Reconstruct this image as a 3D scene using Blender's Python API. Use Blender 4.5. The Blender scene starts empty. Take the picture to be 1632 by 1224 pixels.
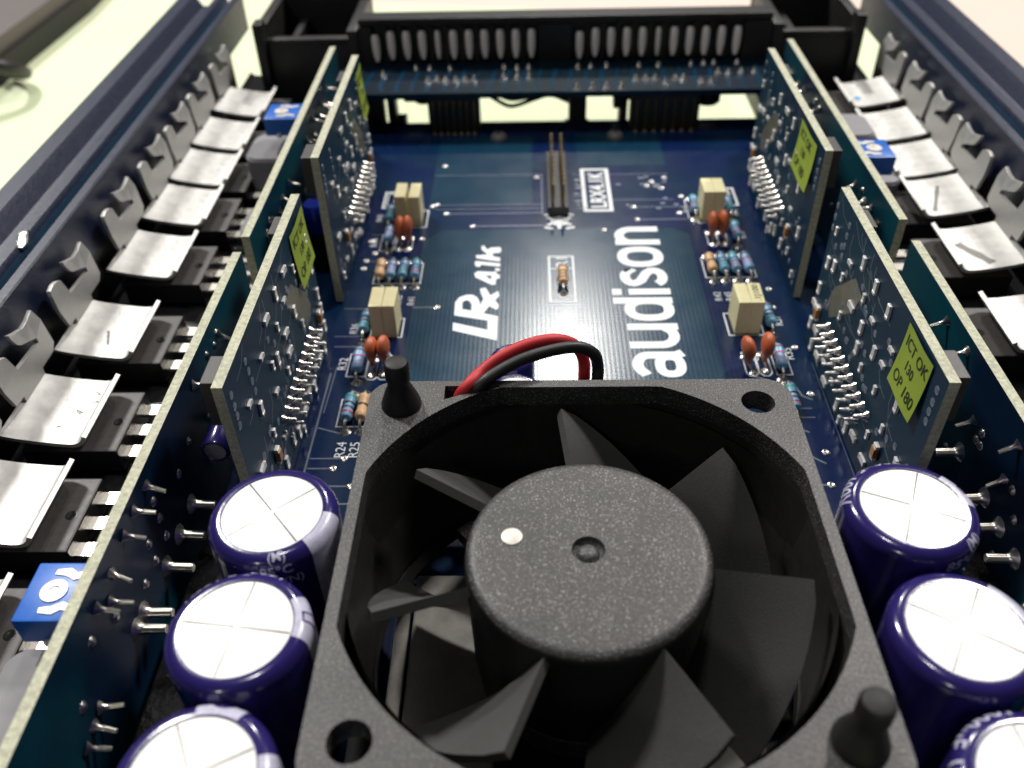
import bpy, bmesh, math, random
from mathutils import Vector, Matrix
PI = math.pi
R = math.radians
random.seed(7)
SC = bpy.context.scene
COL = SC.collection
SC.unit_settings.system = 'METRIC'
SC.unit_settings.scale_length = 0.001            # one unit is one millimetre

# ------------------------------------------------------------------ camera
def look(pitch, yaw, roll):
    cy, sy = math.cos(yaw), math.sin(yaw)
    f = Vector((sy * math.cos(pitch), cy * math.cos(pitch), -math.sin(pitch)))
    r = Vector((cy, -sy, 0.0)); u = r.cross(f)
    c, s = math.cos(roll), math.sin(roll)
    return c * r + s * u, -s * r + c * u, f
cam_d = bpy.data.cameras.new('camera')
cam = bpy.data.objects.new('camera', cam_d); COL.objects.link(cam)
r_, u_, f_ = look(7.08045275e-01, -3.23294929e-02, -2.82945265e-02)
m = Matrix.Identity(4)
for i in range(3):
    m[i][0] = r_[i]; m[i][1] = u_[i]; m[i][2] = -f_[i]
m.translation = Vector((-6.46, -38.49, 113.69))
cam.matrix_world = m
cam_d.sensor_width = 36.0
cam_d.lens = 31.22
cam_d.clip_start = 1.0
cam_d.clip_end = 20000.0
cam_d.dof.use_dof = True
cam_d.dof.focus_distance = 136.0
cam_d.dof.aperture_fstop = 31.22e-3 / 1.4       # a lens opening of about 1.4 mm
SC.camera = cam

# ------------------------------------------------------------------ world and lamps
w = bpy.data.worlds.new('World'); SC.world = w; w.use_nodes = True
bg = w.node_tree.nodes['Background']
bg.inputs['Color'].default_value = (0.86, 0.90, 1.0, 1); bg.inputs['Strength'].default_value = 0.028
SC.view_settings.view_transform = 'Standard'
SC.view_settings.look = 'None'
SC.view_settings.exposure = 0.0
SC.view_settings.gamma = 1.0
def lamp(name, loc, target, sx, sy, e, col):
    d = bpy.data.lights.new(name, 'AREA'); d.shape = 'RECTANGLE'; d.size = sx; d.size_y = sy
    v = Vector(target) - Vector(loc)
    d.energy = e * PI * PI * v.length_squared; d.color = col     # e = share of a white sheet's full brightness
    o = bpy.data.objects.new(name, d); COL.objects.link(o)
    o.location = loc; o.rotation_euler = v.to_track_quat('-Z', 'Y').to_euler()
    return o
lamp('ceiling_or_fill_lamp', (80, 1790, 1405), (0, 98, 0), 95, 130, 0.22, (1.0, 0.98, 0.93))
lamp('ceiling_or_fill_lamp', (-1080, 1360, 1700), (0, 80, 0), 150, 380, 0.70, (1.0, 0.98, 0.94))
lamp('ceiling_or_fill_lamp', (1100, 1340, 1700), (0, 80, 0), 150, 380, 0.63, (1.0, 0.955, 0.92))
lamp('ceiling_or_fill_lamp', (-180, 260, 2300), (0, 60, 0), 150, 260, 0.18, (1.0, 0.98, 0.95))
lamp('ceiling_or_fill_lamp', (-700, -1500, 1200), (0, 100, 0), 160, 300, 0.06, (1.0, 0.98, 0.95))  # fill added behind the camera to brighten pins and faces turned this way

# ------------------------------------------------------------------ materials
def mat(name, col, rough=0.5, metal=0.0, spec=0.5, var=0.0, vscale=0.3, bump=0.0, bscale=3.0, speck=0.0, coat=0.0):
    M = bpy.data.materials.new(name); M.use_nodes = True
    nt = M.node_tree; b = nt.nodes['Principled BSDF']
    b.inputs['Base Color'].default_value = (*col, 1); b.inputs['Roughness'].default_value = rough
    b.inputs['Metallic'].default_value = metal; b.inputs['Specular IOR Level'].default_value = spec
    b.inputs['Coat Weight'].default_value = coat; b.inputs['Coat Roughness'].default_value = 0.08
    tc = nt.nodes.new('ShaderNodeTexCoord')
    if var > 0:
        n = nt.nodes.new('ShaderNodeTexNoise'); n.inputs['Scale'].default_value = vscale; n.inputs['Detail'].default_value = 5
        n.inputs['Roughness'].default_value = 0.65
        nt.links.new(tc.outputs['Object'], n.inputs['Vector'])
        mr = nt.nodes.new('ShaderNodeMapRange'); mr.inputs[1].default_value = 0.3; mr.inputs[2].default_value = 0.7
        mr.inputs[3].default_value = 1 - var; mr.inputs[4].default_value = 1 + var
        nt.links.new(n.outputs['Fac'], mr.inputs[0])
        mx = nt.nodes.new('ShaderNodeVectorMath'); mx.operation = 'SCALE'; mx.inputs[0].default_value = col
        nt.links.new(mr.outputs[0], mx.inputs['Scale']); nt.links.new(mx.outputs[0], b.inputs['Base Color'])
        mr2 = nt.nodes.new('ShaderNodeMapRange'); mr2.inputs[3].default_value = max(0, rough - 0.12 * (var > 0.05)); mr2.inputs[4].default_value = min(1, rough + 0.12 * (var > 0.05))
        nt.links.new(n.outputs['Fac'], mr2.inputs[0]); nt.links.new(mr2.outputs[0], b.inputs['Roughness'])
    if bump > 0:
        n2 = nt.nodes.new('ShaderNodeTexNoise'); n2.inputs['Scale'].default_value = bscale; n2.inputs['Detail'].default_value = 3
        nt.links.new(tc.outputs['Object'], n2.inputs['Vector'])
        bp = nt.nodes.new('ShaderNodeBump'); bp.inputs['Strength'].default_value = bump; bp.inputs['Distance'].default_value = 0.2
        nt.links.new(n2.outputs['Fac'], bp.inputs['Height']); nt.links.new(bp.outputs[0], b.inputs['Normal'])
    return M

def pcb_mat(name, a, bcol, weave=0.0, rough=0.28, nscale=0.05, spec=0.5):
    """Solder mask: two blues that swap where copper lies beneath, hair-thin tracks and a glass weave."""
    M = bpy.data.materials.new(name); M.use_nodes = True
    nt = M.node_tree; b = nt.nodes['Principled BSDF']; L = nt.links.new
    tc = nt.nodes.new('ShaderNodeTexCoord')
    n = nt.nodes.new('ShaderNodeTexNoise'); n.inputs['Scale'].default_value = nscale; n.inputs['Detail'].default_value = 2
    L(tc.outputs['Object'], n.inputs['Vector'])
    cr = nt.nodes.new('ShaderNodeValToRGB'); cr.color_ramp.elements[0].position = 0.44; cr.color_ramp.elements[1].position = 0.56
    cr.color_ramp.elements[0].color = (*a, 1); cr.color_ramp.elements[1].color = (*bcol, 1)
    L(n.outputs['Fac'], cr.inputs[0])
    vo = nt.nodes.new('ShaderNodeTexVoronoi'); vo.feature = 'DISTANCE_TO_EDGE'; vo.distance = 'CHEBYCHEV' if hasattr(vo, 'distance') else vo.distance
    vo.inputs['Scale'].default_value = 0.17; L(tc.outputs['Object'], vo.inputs['Vector'])
    lt = nt.nodes.new('ShaderNodeMath'); lt.operation = 'LESS_THAN'; lt.inputs[1].default_value = 0.035
    L(vo.outputs['Distance'], lt.inputs[0])
    ml = nt.nodes.new('ShaderNodeMath'); ml.operation = 'MULTIPLY'; ml.inputs[1].default_value = 0.02 if not weave else 0.0
    L(lt.outputs[0], ml.inputs[0])
    mix = nt.nodes.new('ShaderNodeMixRGB'); mix.inputs[2].default_value = (0.05, 0.10, 0.20, 1)
    L(ml.outputs[0], mix.inputs[0]); L(cr.outputs[0], mix.inputs[1]); L(mix.outputs[0], b.inputs['Base Color'])
    n9 = nt.nodes.new('ShaderNodeTexNoise'); n9.inputs['Scale'].default_value = 0.11; n9.inputs['Detail'].default_value = 6; n9.inputs['Roughness'].default_value = 0.7; L(tc.outputs['Object'], n9.inputs['Vector'])
    m9 = nt.nodes.new('ShaderNodeMapRange'); m9.inputs[1].default_value = 0.3; m9.inputs[2].default_value = 0.7; m9.inputs[3].default_value = rough - 0.015; m9.inputs[4].default_value = rough + 0.035; L(n9.outputs['Fac'], m9.inputs[0])
    L(m9.outputs[0], b.inputs['Roughness']); b.inputs['Specular IOR Level'].default_value = spec
    if weave:
        sx = nt.nodes.new('ShaderNodeSeparateXYZ'); L(tc.outputs['Object'], sx.inputs[0])
        def sine(o, k):
            mm = nt.nodes.new('ShaderNodeMath'); mm.operation = 'MULTIPLY'; mm.inputs[1].default_value = k; L(sx.outputs[o], mm.inputs[0])
            s = nt.nodes.new('ShaderNodeMath'); s.operation = 'SINE'; L(mm.outputs[0], s.inputs[0]); return s
        s1, s2 = sine('X', 2 * PI / 0.95), sine('Y', 2 * PI / 1.05)
        ad = nt.nodes.new('ShaderNodeMath'); ad.operation = 'ADD'; L(s1.outputs[0], ad.inputs[0]); L(s2.outputs[0], ad.inputs[1])
        bp = nt.nodes.new('ShaderNodeBump'); bp.inputs['Strength'].default_value = weave; bp.inputs['Distance'].default_value = 0.03
        L(ad.outputs[0], bp.inputs['Height']); L(bp.outputs[0], b.inputs['Normal'])
    return M

MT = {}
MT['mask'] = pcb_mat('blue_solder_mask', (0.0025, 0.013, 0.066), (0.0025, 0.019, 0.060), 0.05, 0.20, 0.05, 0.42)
MT['pour'] = pcb_mat('dark_teal_solder_mask', (0.004, 0.036, 0.070), (0.004, 0.031, 0.068), 0.06, 0.21, 0.05, 0.45)
MT['board'] = pcb_mat('navy_board_face', (0.003, 0.022, 0.056), (0.002, 0.034, 0.064), 0.0, 0.40, 0.03, 0.15)
MT['teal'] = pcb_mat('teal_board_face', (0.0015, 0.055, 0.078), (0.002, 0.012, 0.036), 0.0, 0.4, 0.028, 0.3)
MT['darkpcb'] = pcb_mat('dark_rear_board_mask', (0.0012, 0.008, 0.020), (0.0015, 0.011, 0.018), 0.0, 0.4, 0.05, 0.12)
MT['fibre'] = mat('cut_glass_fibre_edge', (0.50, 0.50, 0.37), 0.7, var=0.35, vscale=1.6, bump=0.35, bscale=3)
MT['silk'] = mat('white_silkscreen_ink', (0.80, 0.83, 0.84), 0.5)
MT['silkdim'] = mat('grey_silkscreen_ink', (0.48, 0.52, 0.58), 0.5)
MT['solder'] = mat('tin_solder', (0.72, 0.69, 0.64), 0.28, 1.0, var=0.15, vscale=1.5)
MT['dullpad'] = mat('masked_solder_pad', (0.17, 0.20, 0.25), 0.35, 0.4)
MT['tin'] = mat('tinned_lead', (0.78, 0.74, 0.66), 0.3, 1.0)
MT['alu'] = mat('bare_aluminium_clip', (0.60, 0.59, 0.565), 0.48, 0.72, 0.4, var=0.14, vscale=0.35, bump=0.05, bscale=0.8)
MT['aludull'] = mat('dull_spring_steel_tab', (0.50, 0.49, 0.47), 0.5, 0.35, var=0.06, vscale=0.4)
MT['scuff'] = mat('dark_scuff', (0.22, 0.21, 0.20), 0.6, 0.3)
MT['navy'] = mat('navy_powder_coat', (0.011, 0.017, 0.046), 0.40, 0.0, 0.5, var=0.2, vscale=0.8, bump=0.25, bscale=2.0)
MT['blackgloss'] = mat('crinkled_black_film', (0.008, 0.008, 0.009), 0.25, var=0.2, vscale=0.8, bump=0.9, bscale=0.9)
MT['groove'] = mat('bluish_lacquer_in_groove', (0.006, 0.035, 0.075), 0.5, var=0.2, vscale=0.8)
MT['blackheat'] = mat('black_base_plate', (0.006, 0.006, 0.008), 0.4, var=0.2, vscale=0.3)
MT['plastic'] = mat('black_panel_plastic', (0.016, 0.015, 0.015), 0.42, var=0.15, vscale=0.4, bump=0.1, bscale=1.5)
def grain(name, col, spk, thr, rough=0.45, sc=2.4):
    M = mat(name, col, rough, 0.0, 0.5, bump=0.35, bscale=2.6)
    nt = M.node_tree; b = nt.nodes['Principled BSDF']; L = nt.links.new
    tc = nt.nodes.new('ShaderNodeTexCoord'); n = nt.nodes.new('ShaderNodeTexNoise'); n.inputs['Scale'].default_value = sc; n.inputs['Detail'].default_value = 1
    L(tc.outputs['Object'], n.inputs['Vector'])
    cr = nt.nodes.new('ShaderNodeValToRGB'); e = cr.color_ramp.elements
    e[0].position = 0.30; e[0].color = (*[c * 0.6 for c in col], 1); e[1].position = thr + 0.10; e[1].color = (*spk, 1)
    k = e.new(thr - 0.06); k.color = (*[c * 1.25 for c in col], 1)
    L(n.outputs['Fac'], cr.inputs[0])
    n3 = nt.nodes.new('ShaderNodeTexNoise'); n3.inputs['Scale'].default_value = 0.13; n3.inputs['Detail'].default_value = 4; L(tc.outputs['Object'], n3.inputs['Vector'])
    m3 = nt.nodes.new('ShaderNodeMapRange'); m3.inputs[1].default_value = 0.3; m3.inputs[2].default_value = 0.7; m3.inputs[3].default_value = 0.78; m3.inputs[4].default_value = 1.25; L(n3.outputs['Fac'], m3.inputs[0])
    sc_ = nt.nodes.new('ShaderNodeVectorMath'); sc_.operation = 'SCALE'; L(cr.outputs[0], sc_.inputs[0]); L(m3.outputs[0], sc_.inputs['Scale']); L(sc_.outputs[0], b.inputs['Base Color'])
    return M
MT['fan'] = grain('grainy_charcoal_plastic', (0.040, 0.037, 0.0365), (0.40, 0.39, 0.39), 0.67, 0.45, 5.5)
MT['blade'] = mat('charcoal_blade_plastic', (0.072, 0.072, 0.070), 0.45, 0.0, 0.5, var=0.14, vscale=3.5, bump=0.22, bscale=4.5)
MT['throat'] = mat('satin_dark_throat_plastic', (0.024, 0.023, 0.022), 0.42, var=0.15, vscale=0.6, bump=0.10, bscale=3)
MT['rotor'] = mat('shade_darkened_rotor_plastic', (0.008, 0.008, 0.008), 0.5, var=0.1, vscale=1.0)  # hub plastic blackened: shade on its side put into the colour
MT['rubber'] = mat('black_rubber', (0.012, 0.012, 0.012), 0.55, 0.0, 0.35, var=0.2, vscale=1.5, bump=0.12, bscale=2)
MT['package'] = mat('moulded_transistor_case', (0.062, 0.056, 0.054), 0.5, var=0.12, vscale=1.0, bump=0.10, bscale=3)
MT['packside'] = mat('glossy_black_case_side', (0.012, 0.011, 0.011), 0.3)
MT['purple'] = mat('violet_shrink_sleeve', (0.021, 0.014, 0.115), 0.18, 0.0, 0.5, bump=0.10, bscale=0.9, coat=0.5)
MT['stripe'] = mat('lavender_grey_stripe', (0.50, 0.49, 0.62), 0.28, var=0.12, vscale=1.2, bump=0.12, bscale=2)
MT['captop'] = mat('pale_capacitor_top', (0.66, 0.65, 0.63), 0.44, 0.20, var=0.05, vscale=0.7, bump=0.10, bscale=0.7)
MT['cream'] = mat('cream_film_box', (0.93, 0.85, 0.49), 0.45, var=0.05, vscale=0.6)
MT['orange'] = mat('orange_dip_coating', (0.52, 0.12, 0.042), 0.45, var=0.12, vscale=1.2)
MT['resblue'] = mat('sky_blue_resistor_body', (0.20, 0.45, 0.72), 0.35)
MT['restan'] = mat('tan_resistor_body', (0.80, 0.50, 0.26), 0.4)
MT['band_green'] = mat('green_band', (0.02, 0.30, 0.16), 0.4)
MT['band_brown'] = mat('brown_band', (0.11, 0.035, 0.015), 0.4)
MT['band_black'] = mat('black_band', (0.012, 0.012, 0.012), 0.4)
MT['band_red'] = mat('red_band', (0.40, 0.03, 0.04), 0.4)
MT['band_pale'] = mat('pale_band', (0.42, 0.36, 0.55), 0.4)
MT['trimblue'] = mat('bright_blue_trimmer', (0.010, 0.13, 0.56), 0.38, var=0.06, vscale=0.6)
MT['trimwhite'] = mat('worn_trimmer_metal', (0.66, 0.62, 0.56), 0.45, 0.3, var=0.15, vscale=1.0)
MT['grey'] = mat('grey_moulded_block', (0.24, 0.23, 0.245), 0.55, var=0.06, vscale=0.5)
MT['sticker'] = mat('lime_paper_sticker', (0.38, 0.50, 0.05), 0.6, var=0.06, vscale=0.4)
MT['ink'] = mat('dark_print_ink', (0.03, 0.05, 0.012), 0.6)
MT['red'] = mat('red_wire_sleeve', (0.55, 0.022, 0.028), 0.55, bump=0.06, bscale=3)
MT['blackwire'] = mat('black_wire_sleeve', (0.013, 0.013, 0.013), 0.45, bump=0.06, bscale=3)
MT['gold'] = mat('gilt_header_pin', (0.30, 0.22, 0.11), 0.4, 1.0)
MT['termpin'] = mat('dull_terminal_blade', (0.92, 0.88, 0.86), 0.42, 0.5)
MT['smd_white'] = mat('tinned_chip_end', (0.90, 0.89, 0.86), 0.35, 0.25)
MT['smd_body'] = mat('dark_chip_body', (0.035, 0.03, 0.03), 0.4)
MT['smd_tan'] = mat('amber_chip_body', (0.45, 0.22, 0.06), 0.35)
MT['flux'] = mat('dried_flux_film', (0.15, 0.145, 0.11), 0.35, var=0.3, vscale=0.4)
MT['steel'] = mat('worn_nickel_plate', (0.76, 0.72, 0.65), 0.45, 0.25, var=0.16, vscale=0.35, bump=0.15, bscale=1.5)
MT['table'] = mat('pale_pink_worktop', (0.86, 0.73, 0.64), 0.3, var=0.02, vscale=0.02)
MT['mat'] = mat('pale_green_work_mat', (0.80, 0.88, 0.58), 0.5, var=0.04, vscale=0.02)
MT['device'] = mat('grey_brown_case', (0.11, 0.09, 0.085), 0.55, var=0.05, vscale=0.05)
MT['bluepaint'] = mat('blue_ink_dab', (0.05, 0.33, 0.62), 0.5)
MT['bare'] = mat('chipped_bare_metal', (0.85, 0.82, 0.76), 0.25, 1.0, bump=0.8, bscale=1.2)
MT['bluefilm'] = mat('shiny_blue_sleeve', (0.01, 0.03, 0.42), 0.12, coat=0.5)
MT['paste'] = mat('white_thermal_paste', (0.62, 0.61, 0.58), 0.6)

# ------------------------------------------------------------------ mesh helpers
def obj(name, bm, mats, parent=None, smooth=False, loc=None):
    me = bpy.data.meshes.new(name)
    bmesh.ops.remove_doubles(bm, verts=bm.verts, dist=1e-5)
    bm.to_mesh(me); bm.free()
    for k in (mats if isinstance(mats, (list, tuple)) else [mats]):
        me.materials.append(MT[k])
    if smooth:
        for p in me.polygons: p.use_smooth = True
        me.set_sharp_from_angle(angle=R(38))
    o = bpy.data.objects.new(name, me); COL.objects.link(o)
    if parent: o.parent = parent
    if loc: o.location = loc
    return o
def tag(o, label, cat, group=None, kind=None):
    o['label'] = label; o['category'] = cat
    if group: o['group'] = group
    if kind: o['kind'] = kind
    return o
def thing(name, label, cat, loc=(0, 0, 0), group=None):
    o = bpy.data.objects.new(name, None); COL.objects.link(o); o.location = loc
    o.empty_display_size = 1
    return tag(o, label, cat, group)
def inst(src, parent, loc, rot=None, scale=None):
    c = src.copy(); COL.objects.link(c); c.parent = parent; c.location = loc
    if rot: c.rotation_euler = rot
    if scale: c.scale = scale
    return c
def copy_thing(root, loc, label, scale=None):
    n = root.copy(); COL.objects.link(n); n.location = loc; n['label'] = label
    if scale: n.scale = scale
    for ch in list(root.children):
        c = ch.copy(); COL.objects.link(c); c.parent = n
        for g in ch.children:
            d = g.copy(); COL.objects.link(d); d.parent = c
    return n
def nb(): return bmesh.new()
def box(bm, x0, x1, y0, y1, z0, z1, mi=0, bev=0.0):
    r = bmesh.ops.create_cube(bm, size=1.0)
    for v in r['verts']:
        v.co = Vector(((x0 + x1) / 2 + v.co.x * (x1 - x0), (y0 + y1) / 2 + v.co.y * (y1 - y0), (z0 + z1) / 2 + v.co.z * (z1 - z0)))
    fs = {f for v in r['verts'] for f in v.link_faces}
    for f in fs: f.material_index = mi
    if bev > 0:
        es = list({e for f in fs for e in f.edges})
        b = bmesh.ops.bevel(bm, geom=es, offset=bev, segments=2, profile=0.6, affect='EDGES', material=mi)
    return fs
def lathe(bm, prof, seg=24, axis='Z', c=(0, 0, 0), mi=0, sx=1.0, sy=1.0, cap=True, a0=0.0):
    rings = []
    for (r, h) in prof:
        ring = []
        for k in range(seg):
            a = a0 + 2 * PI * k / seg
            x, y = r * math.cos(a) * sx, r * math.sin(a) * sy
            p = {'Z': (x, y, h), 'Y': (x, h, -y), 'X': (h, x, y)}[axis]
            ring.append(bm.verts.new((c[0] + p[0], c[1] + p[1], c[2] + p[2])))
        rings.append(ring)
    for i in range(len(rings) - 1):
        for k in range(seg):
            q = [rings[i][k], rings[i][(k + 1) % seg], rings[i + 1][(k + 1) % seg], rings[i + 1][k]]
            f = bm.faces.new(q); f.material_index = mi
    if cap:
        f = bm.faces.new(rings[-1]); f.material_index = mi
        f = bm.faces.new(rings[0][::-1]); f.material_index = mi
    return rings
def catmull(pts, n=6):
    P = [Vector(p) for p in pts]; P = [2 * P[0] - P[1]] + P + [2 * P[-1] - P[-2]]
    out = []
    for i in range(1, len(P) - 2):
        for k in range(n):
            t = k / n
            out.append(0.5 * ((2 * P[i]) + (P[i + 1] - P[i - 1]) * t + (2 * P[i - 1] - 5 * P[i] + 4 * P[i + 1] - P[i + 2]) * t * t + (3 * P[i] - P[i - 1] - 3 * P[i + 1] + P[i + 2]) * t ** 3))
    return out + [P[-2]]
def tube(bm, pts, r, seg=10, mi=0):
    pts = [Vector(p) for p in pts]; rings = []; up = Vector((0.13, 0.21, 0.97))
    for i, p in enumerate(pts):
        d = (pts[min(i + 1, len(pts) - 1)] - pts[max(i - 1, 0)]).normalized()
        a = d.cross(up)
        if a.length < 1e-3: a = d.cross(Vector((1, 0, 0)))
        a.normalize(); b = d.cross(a); up = -b if (-b).dot(up) > 0 else b
        rr = r[i] if isinstance(r, (list, tuple)) else r
        rings.append([bm.verts.new(p + a * rr * math.cos(2 * PI * k / seg) + b * rr * math.sin(2 * PI * k / seg)) for k in range(seg)])
    for i in range(len(rings) - 1):
        for k in range(seg):
            bm.faces.new((rings[i][k], rings[i][(k + 1) % seg], rings[i + 1][(k + 1) % seg], rings[i + 1][k])).material_index = mi
    bm.faces.new(rings[-1]).material_index = mi; bm.faces.new(rings[0][::-1]).material_index = mi
    bmesh.ops.recalc_face_normals(bm, faces=bm.faces)
def plate(bm, outer, holes, fn, t0, t1, mi=0):
    """A flat plate with holes: loops in 2-D, fn(u, v, t) places them, t0..t1 is the thickness."""
    caps = []
    for t in (t0, t1):
        es = []; loops = []
        for lp in [outer] + list(holes):
            vs = [bm.verts.new(fn(u, v, t)) for u, v in lp]
            loops.append(vs)
            es += [bm.edges.new((vs[i], vs[(i + 1) % len(vs)])) for i in range(len(vs))]
        g = bmesh.ops.triangle_fill(bm, edges=es, use_beauty=True)
        for f in g['geom']:
            if isinstance(f, bmesh.types.BMFace): f.material_index = mi
        caps.append(loops)
    if t0 != t1:
        for A, B in zip(*caps):
            n = len(A)
            for i in range(n):
                bm.faces.new((A[i], A[(i + 1) % n], B[(i + 1) % n], B[i])).material_index = mi
        bmesh.ops.recalc_face_normals(bm, faces=bm.faces)
def sheet(bm, poly, z, mi=0, hole=None):
    plate(bm, poly, [hole] if hole else [], lambda u, v, t: (u, v, t), z, z, mi)
    for f in bm.faces:
        f.normal_update()
        if f.normal.z < 0: f.normal_flip()
def circ(cx, cy, r, n=20, a0=0.0): return [(cx + r * math.cos(a0 + 2 * PI * k / n), cy + r * math.sin(a0 + 2 * PI * k / n)) for k in range(n)]
def stroke(bm, pts, wd, z, closed=False, mi=0):
    P = [Vector((p[0], p[1])) for p in pts]; n = len(P); L_, R_ = [], []
    for i in range(n):
        a = P[(i - 1) % n] if (closed or i > 0) else P[i]; b = P[(i + 1) % n] if (closed or i < n - 1) else P[i]
        d1 = (P[i] - a).normalized() if (P[i] - a).length > 1e-9 else (b - P[i]).normalized()
        d2 = (b - P[i]).normalized() if (b - P[i]).length > 1e-9 else d1
        t = (d1 + d2).normalized(); nn = Vector((-t.y, t.x)); k = 1 / max(0.45, nn.dot(Vector((-d1.y, d1.x))))
        L_.append(P[i] + nn * wd / 2 * k); R_.append(P[i] - nn * wd / 2 * k)
    lv = [bm.verts.new((p.x, p.y, z)) for p in L_]; rv = [bm.verts.new((p.x, p.y, z)) for p in R_]
    for i in range(n if closed else n - 1):
        j = (i + 1) % n
        f = bm.faces.new((rv[i], rv[j], lv[j], lv[i])); f.material_index = mi
        f.normal_update()
        if f.normal.z < 0: f.normal_flip()
def arc(cx, cy, rx, ry, a0, a1, n=10): return [(cx + rx * math.cos(R(a0 + (a1 - a0) * k / n)), cy + ry * math.sin(R(a0 + (a1 - a0) * k / n))) for k in range(n + 1)]
def text_bm(body, size, bold=0.0, cuts=0, width=None, wscale=1.0):
    c = bpy.data.curves.new('txt', 'FONT'); c.body = body; c.size = size; c.resolution_u = 3; c.offset = bold; c.fill_mode = 'FRONT'
    o = bpy.data.objects.new('txt', c); COL.objects.link(o)
    me = o.to_mesh(); bm = nb(); bm.from_mesh(me); o.to_mesh_clear()
    bpy.data.objects.remove(o); bpy.data.curves.remove(c)
    if bm.verts:
        xs = [v.co.x for v in bm.verts]; x0, x1 = min(xs), max(xs)
        k = (width / (x1 - x0)) if width else wscale
        for v in bm.verts: v.co.x = (v.co.x - x0) * k
    bmesh.ops.triangulate(bm, faces=bm.faces)
    if cuts: bmesh.ops.subdivide_edges(bm, edges=bm.edges, cuts=cuts, use_grid_fill=True)
    return bm
def text_w(bm): return max(v.co.x for v in bm.verts)
def merge(dst, src, fn=None):
    vm = {v: dst.verts.new(fn(v.co) if fn else v.co) for v in src.verts}
    for f in src.faces:
        try: dst.faces.new([vm[v] for v in f.verts]).material_index = f.material_index
        except ValueError: pass
    src.free()
def up_text(dst, body, x, y, size, z=0.05, bold=0.0, width=None):
    """Board print that reads away from the viewer: baseline on the right."""
    merge(dst, text_bm(body, size, bold, width=width), lambda c: Vector((x - c.y, y + c.x, z)))

# ------------------------------------------------------------------ worktop
bm = nb(); box(bm, -1500, 1500, -900, 2600, -60, -25.4)
o = obj('worktop', bm, 'table'); o['kind'] = 'structure'; o['label'] = 'pale pinkish worktop under everything'
bm = nb()
plate(bm, [(-620, -500), (133, -500), (147, 372), (-75, 404), (-700, 480)], [], lambda u, v, t: (u, v, t), -25.39, -24.2)
tag(obj('work_mat', bm, 'mat'), 'pale green work mat lying under the opened amplifier', 'mat')

# ------------------------------------------------------------------ heat sinks (the two side extrusions)
prof = [(-121, 8), (-121, 23.4), (-120.4, 24), (-116.2, 24), (-115.4, 23), (-113.8, 20.6), (-110.4, 20.6), (-109.2, 23.0), (-108.2, 24.2), (-106.4, 24.2), (-105.6, 23.2), (-105.2, 19.6),
        (-103.4, 19.6), (-102.9, 23.9), (-102.6, 24.2), (-100.8, 24.2), (-100.5, 23.9), (-100.5, 13)]
low = [(-121, -22), (-121, 8), (-100.5, 13), (-100.5, -7), (-112, -7), (-112, -22)]
floor_ = [(-100.5, 1.5), (-99.2, 0.4), (-64.5, -1.2), (-64.5, -7), (-100.5, -7)]
def heat_sink(sx, label):
    t = thing('heat_sink', label, 'heat sink', (0, 0, 0), 'side heat sinks of the amplifier')
    bm = nb()
    def ext(poly, y0, y1, mi):
        plate(bm, poly, [], lambda u, v, tt: (u * sx * -1 if sx > 0 else u, tt, v), y0, y1, mi)
    ext(prof, -75, 262, 0)
    for f in bm.faces:
        c = f.calc_center_median()
        if 103.0 < abs(c.x) < 105.5 and c.z < 22.5: f.material_index = 1
    obj('side_wall', bm, ['navy', 'groove'], t, True)
    bm = nb()
    ext(low, -75, 238, 0); ext(floor_, -75, 254, 0)
    obj('base_plate', bm, 'blackheat', t)
    return t
HL = heat_sink(-1, 'navy grooved heat sink wall on the left, with a chipped bare silver spot')
HR = heat_sink(1, 'navy grooved heat sink wall on the right, beside the blue ink dab')
bm = nb()
for k in range(5):
    a = random.random() * 6
    box(bm, -107.6 + 0.3 * k, -106.0 + 0.24 * k, 111.4 - k * 0.9, 113.4 - k * 0.75, 23.9 - 0.12 * k, 24.75 - 0.16 * k, 0, 0.18)
obj('bare_spot', bm, 'bare', HL, True)

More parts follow.
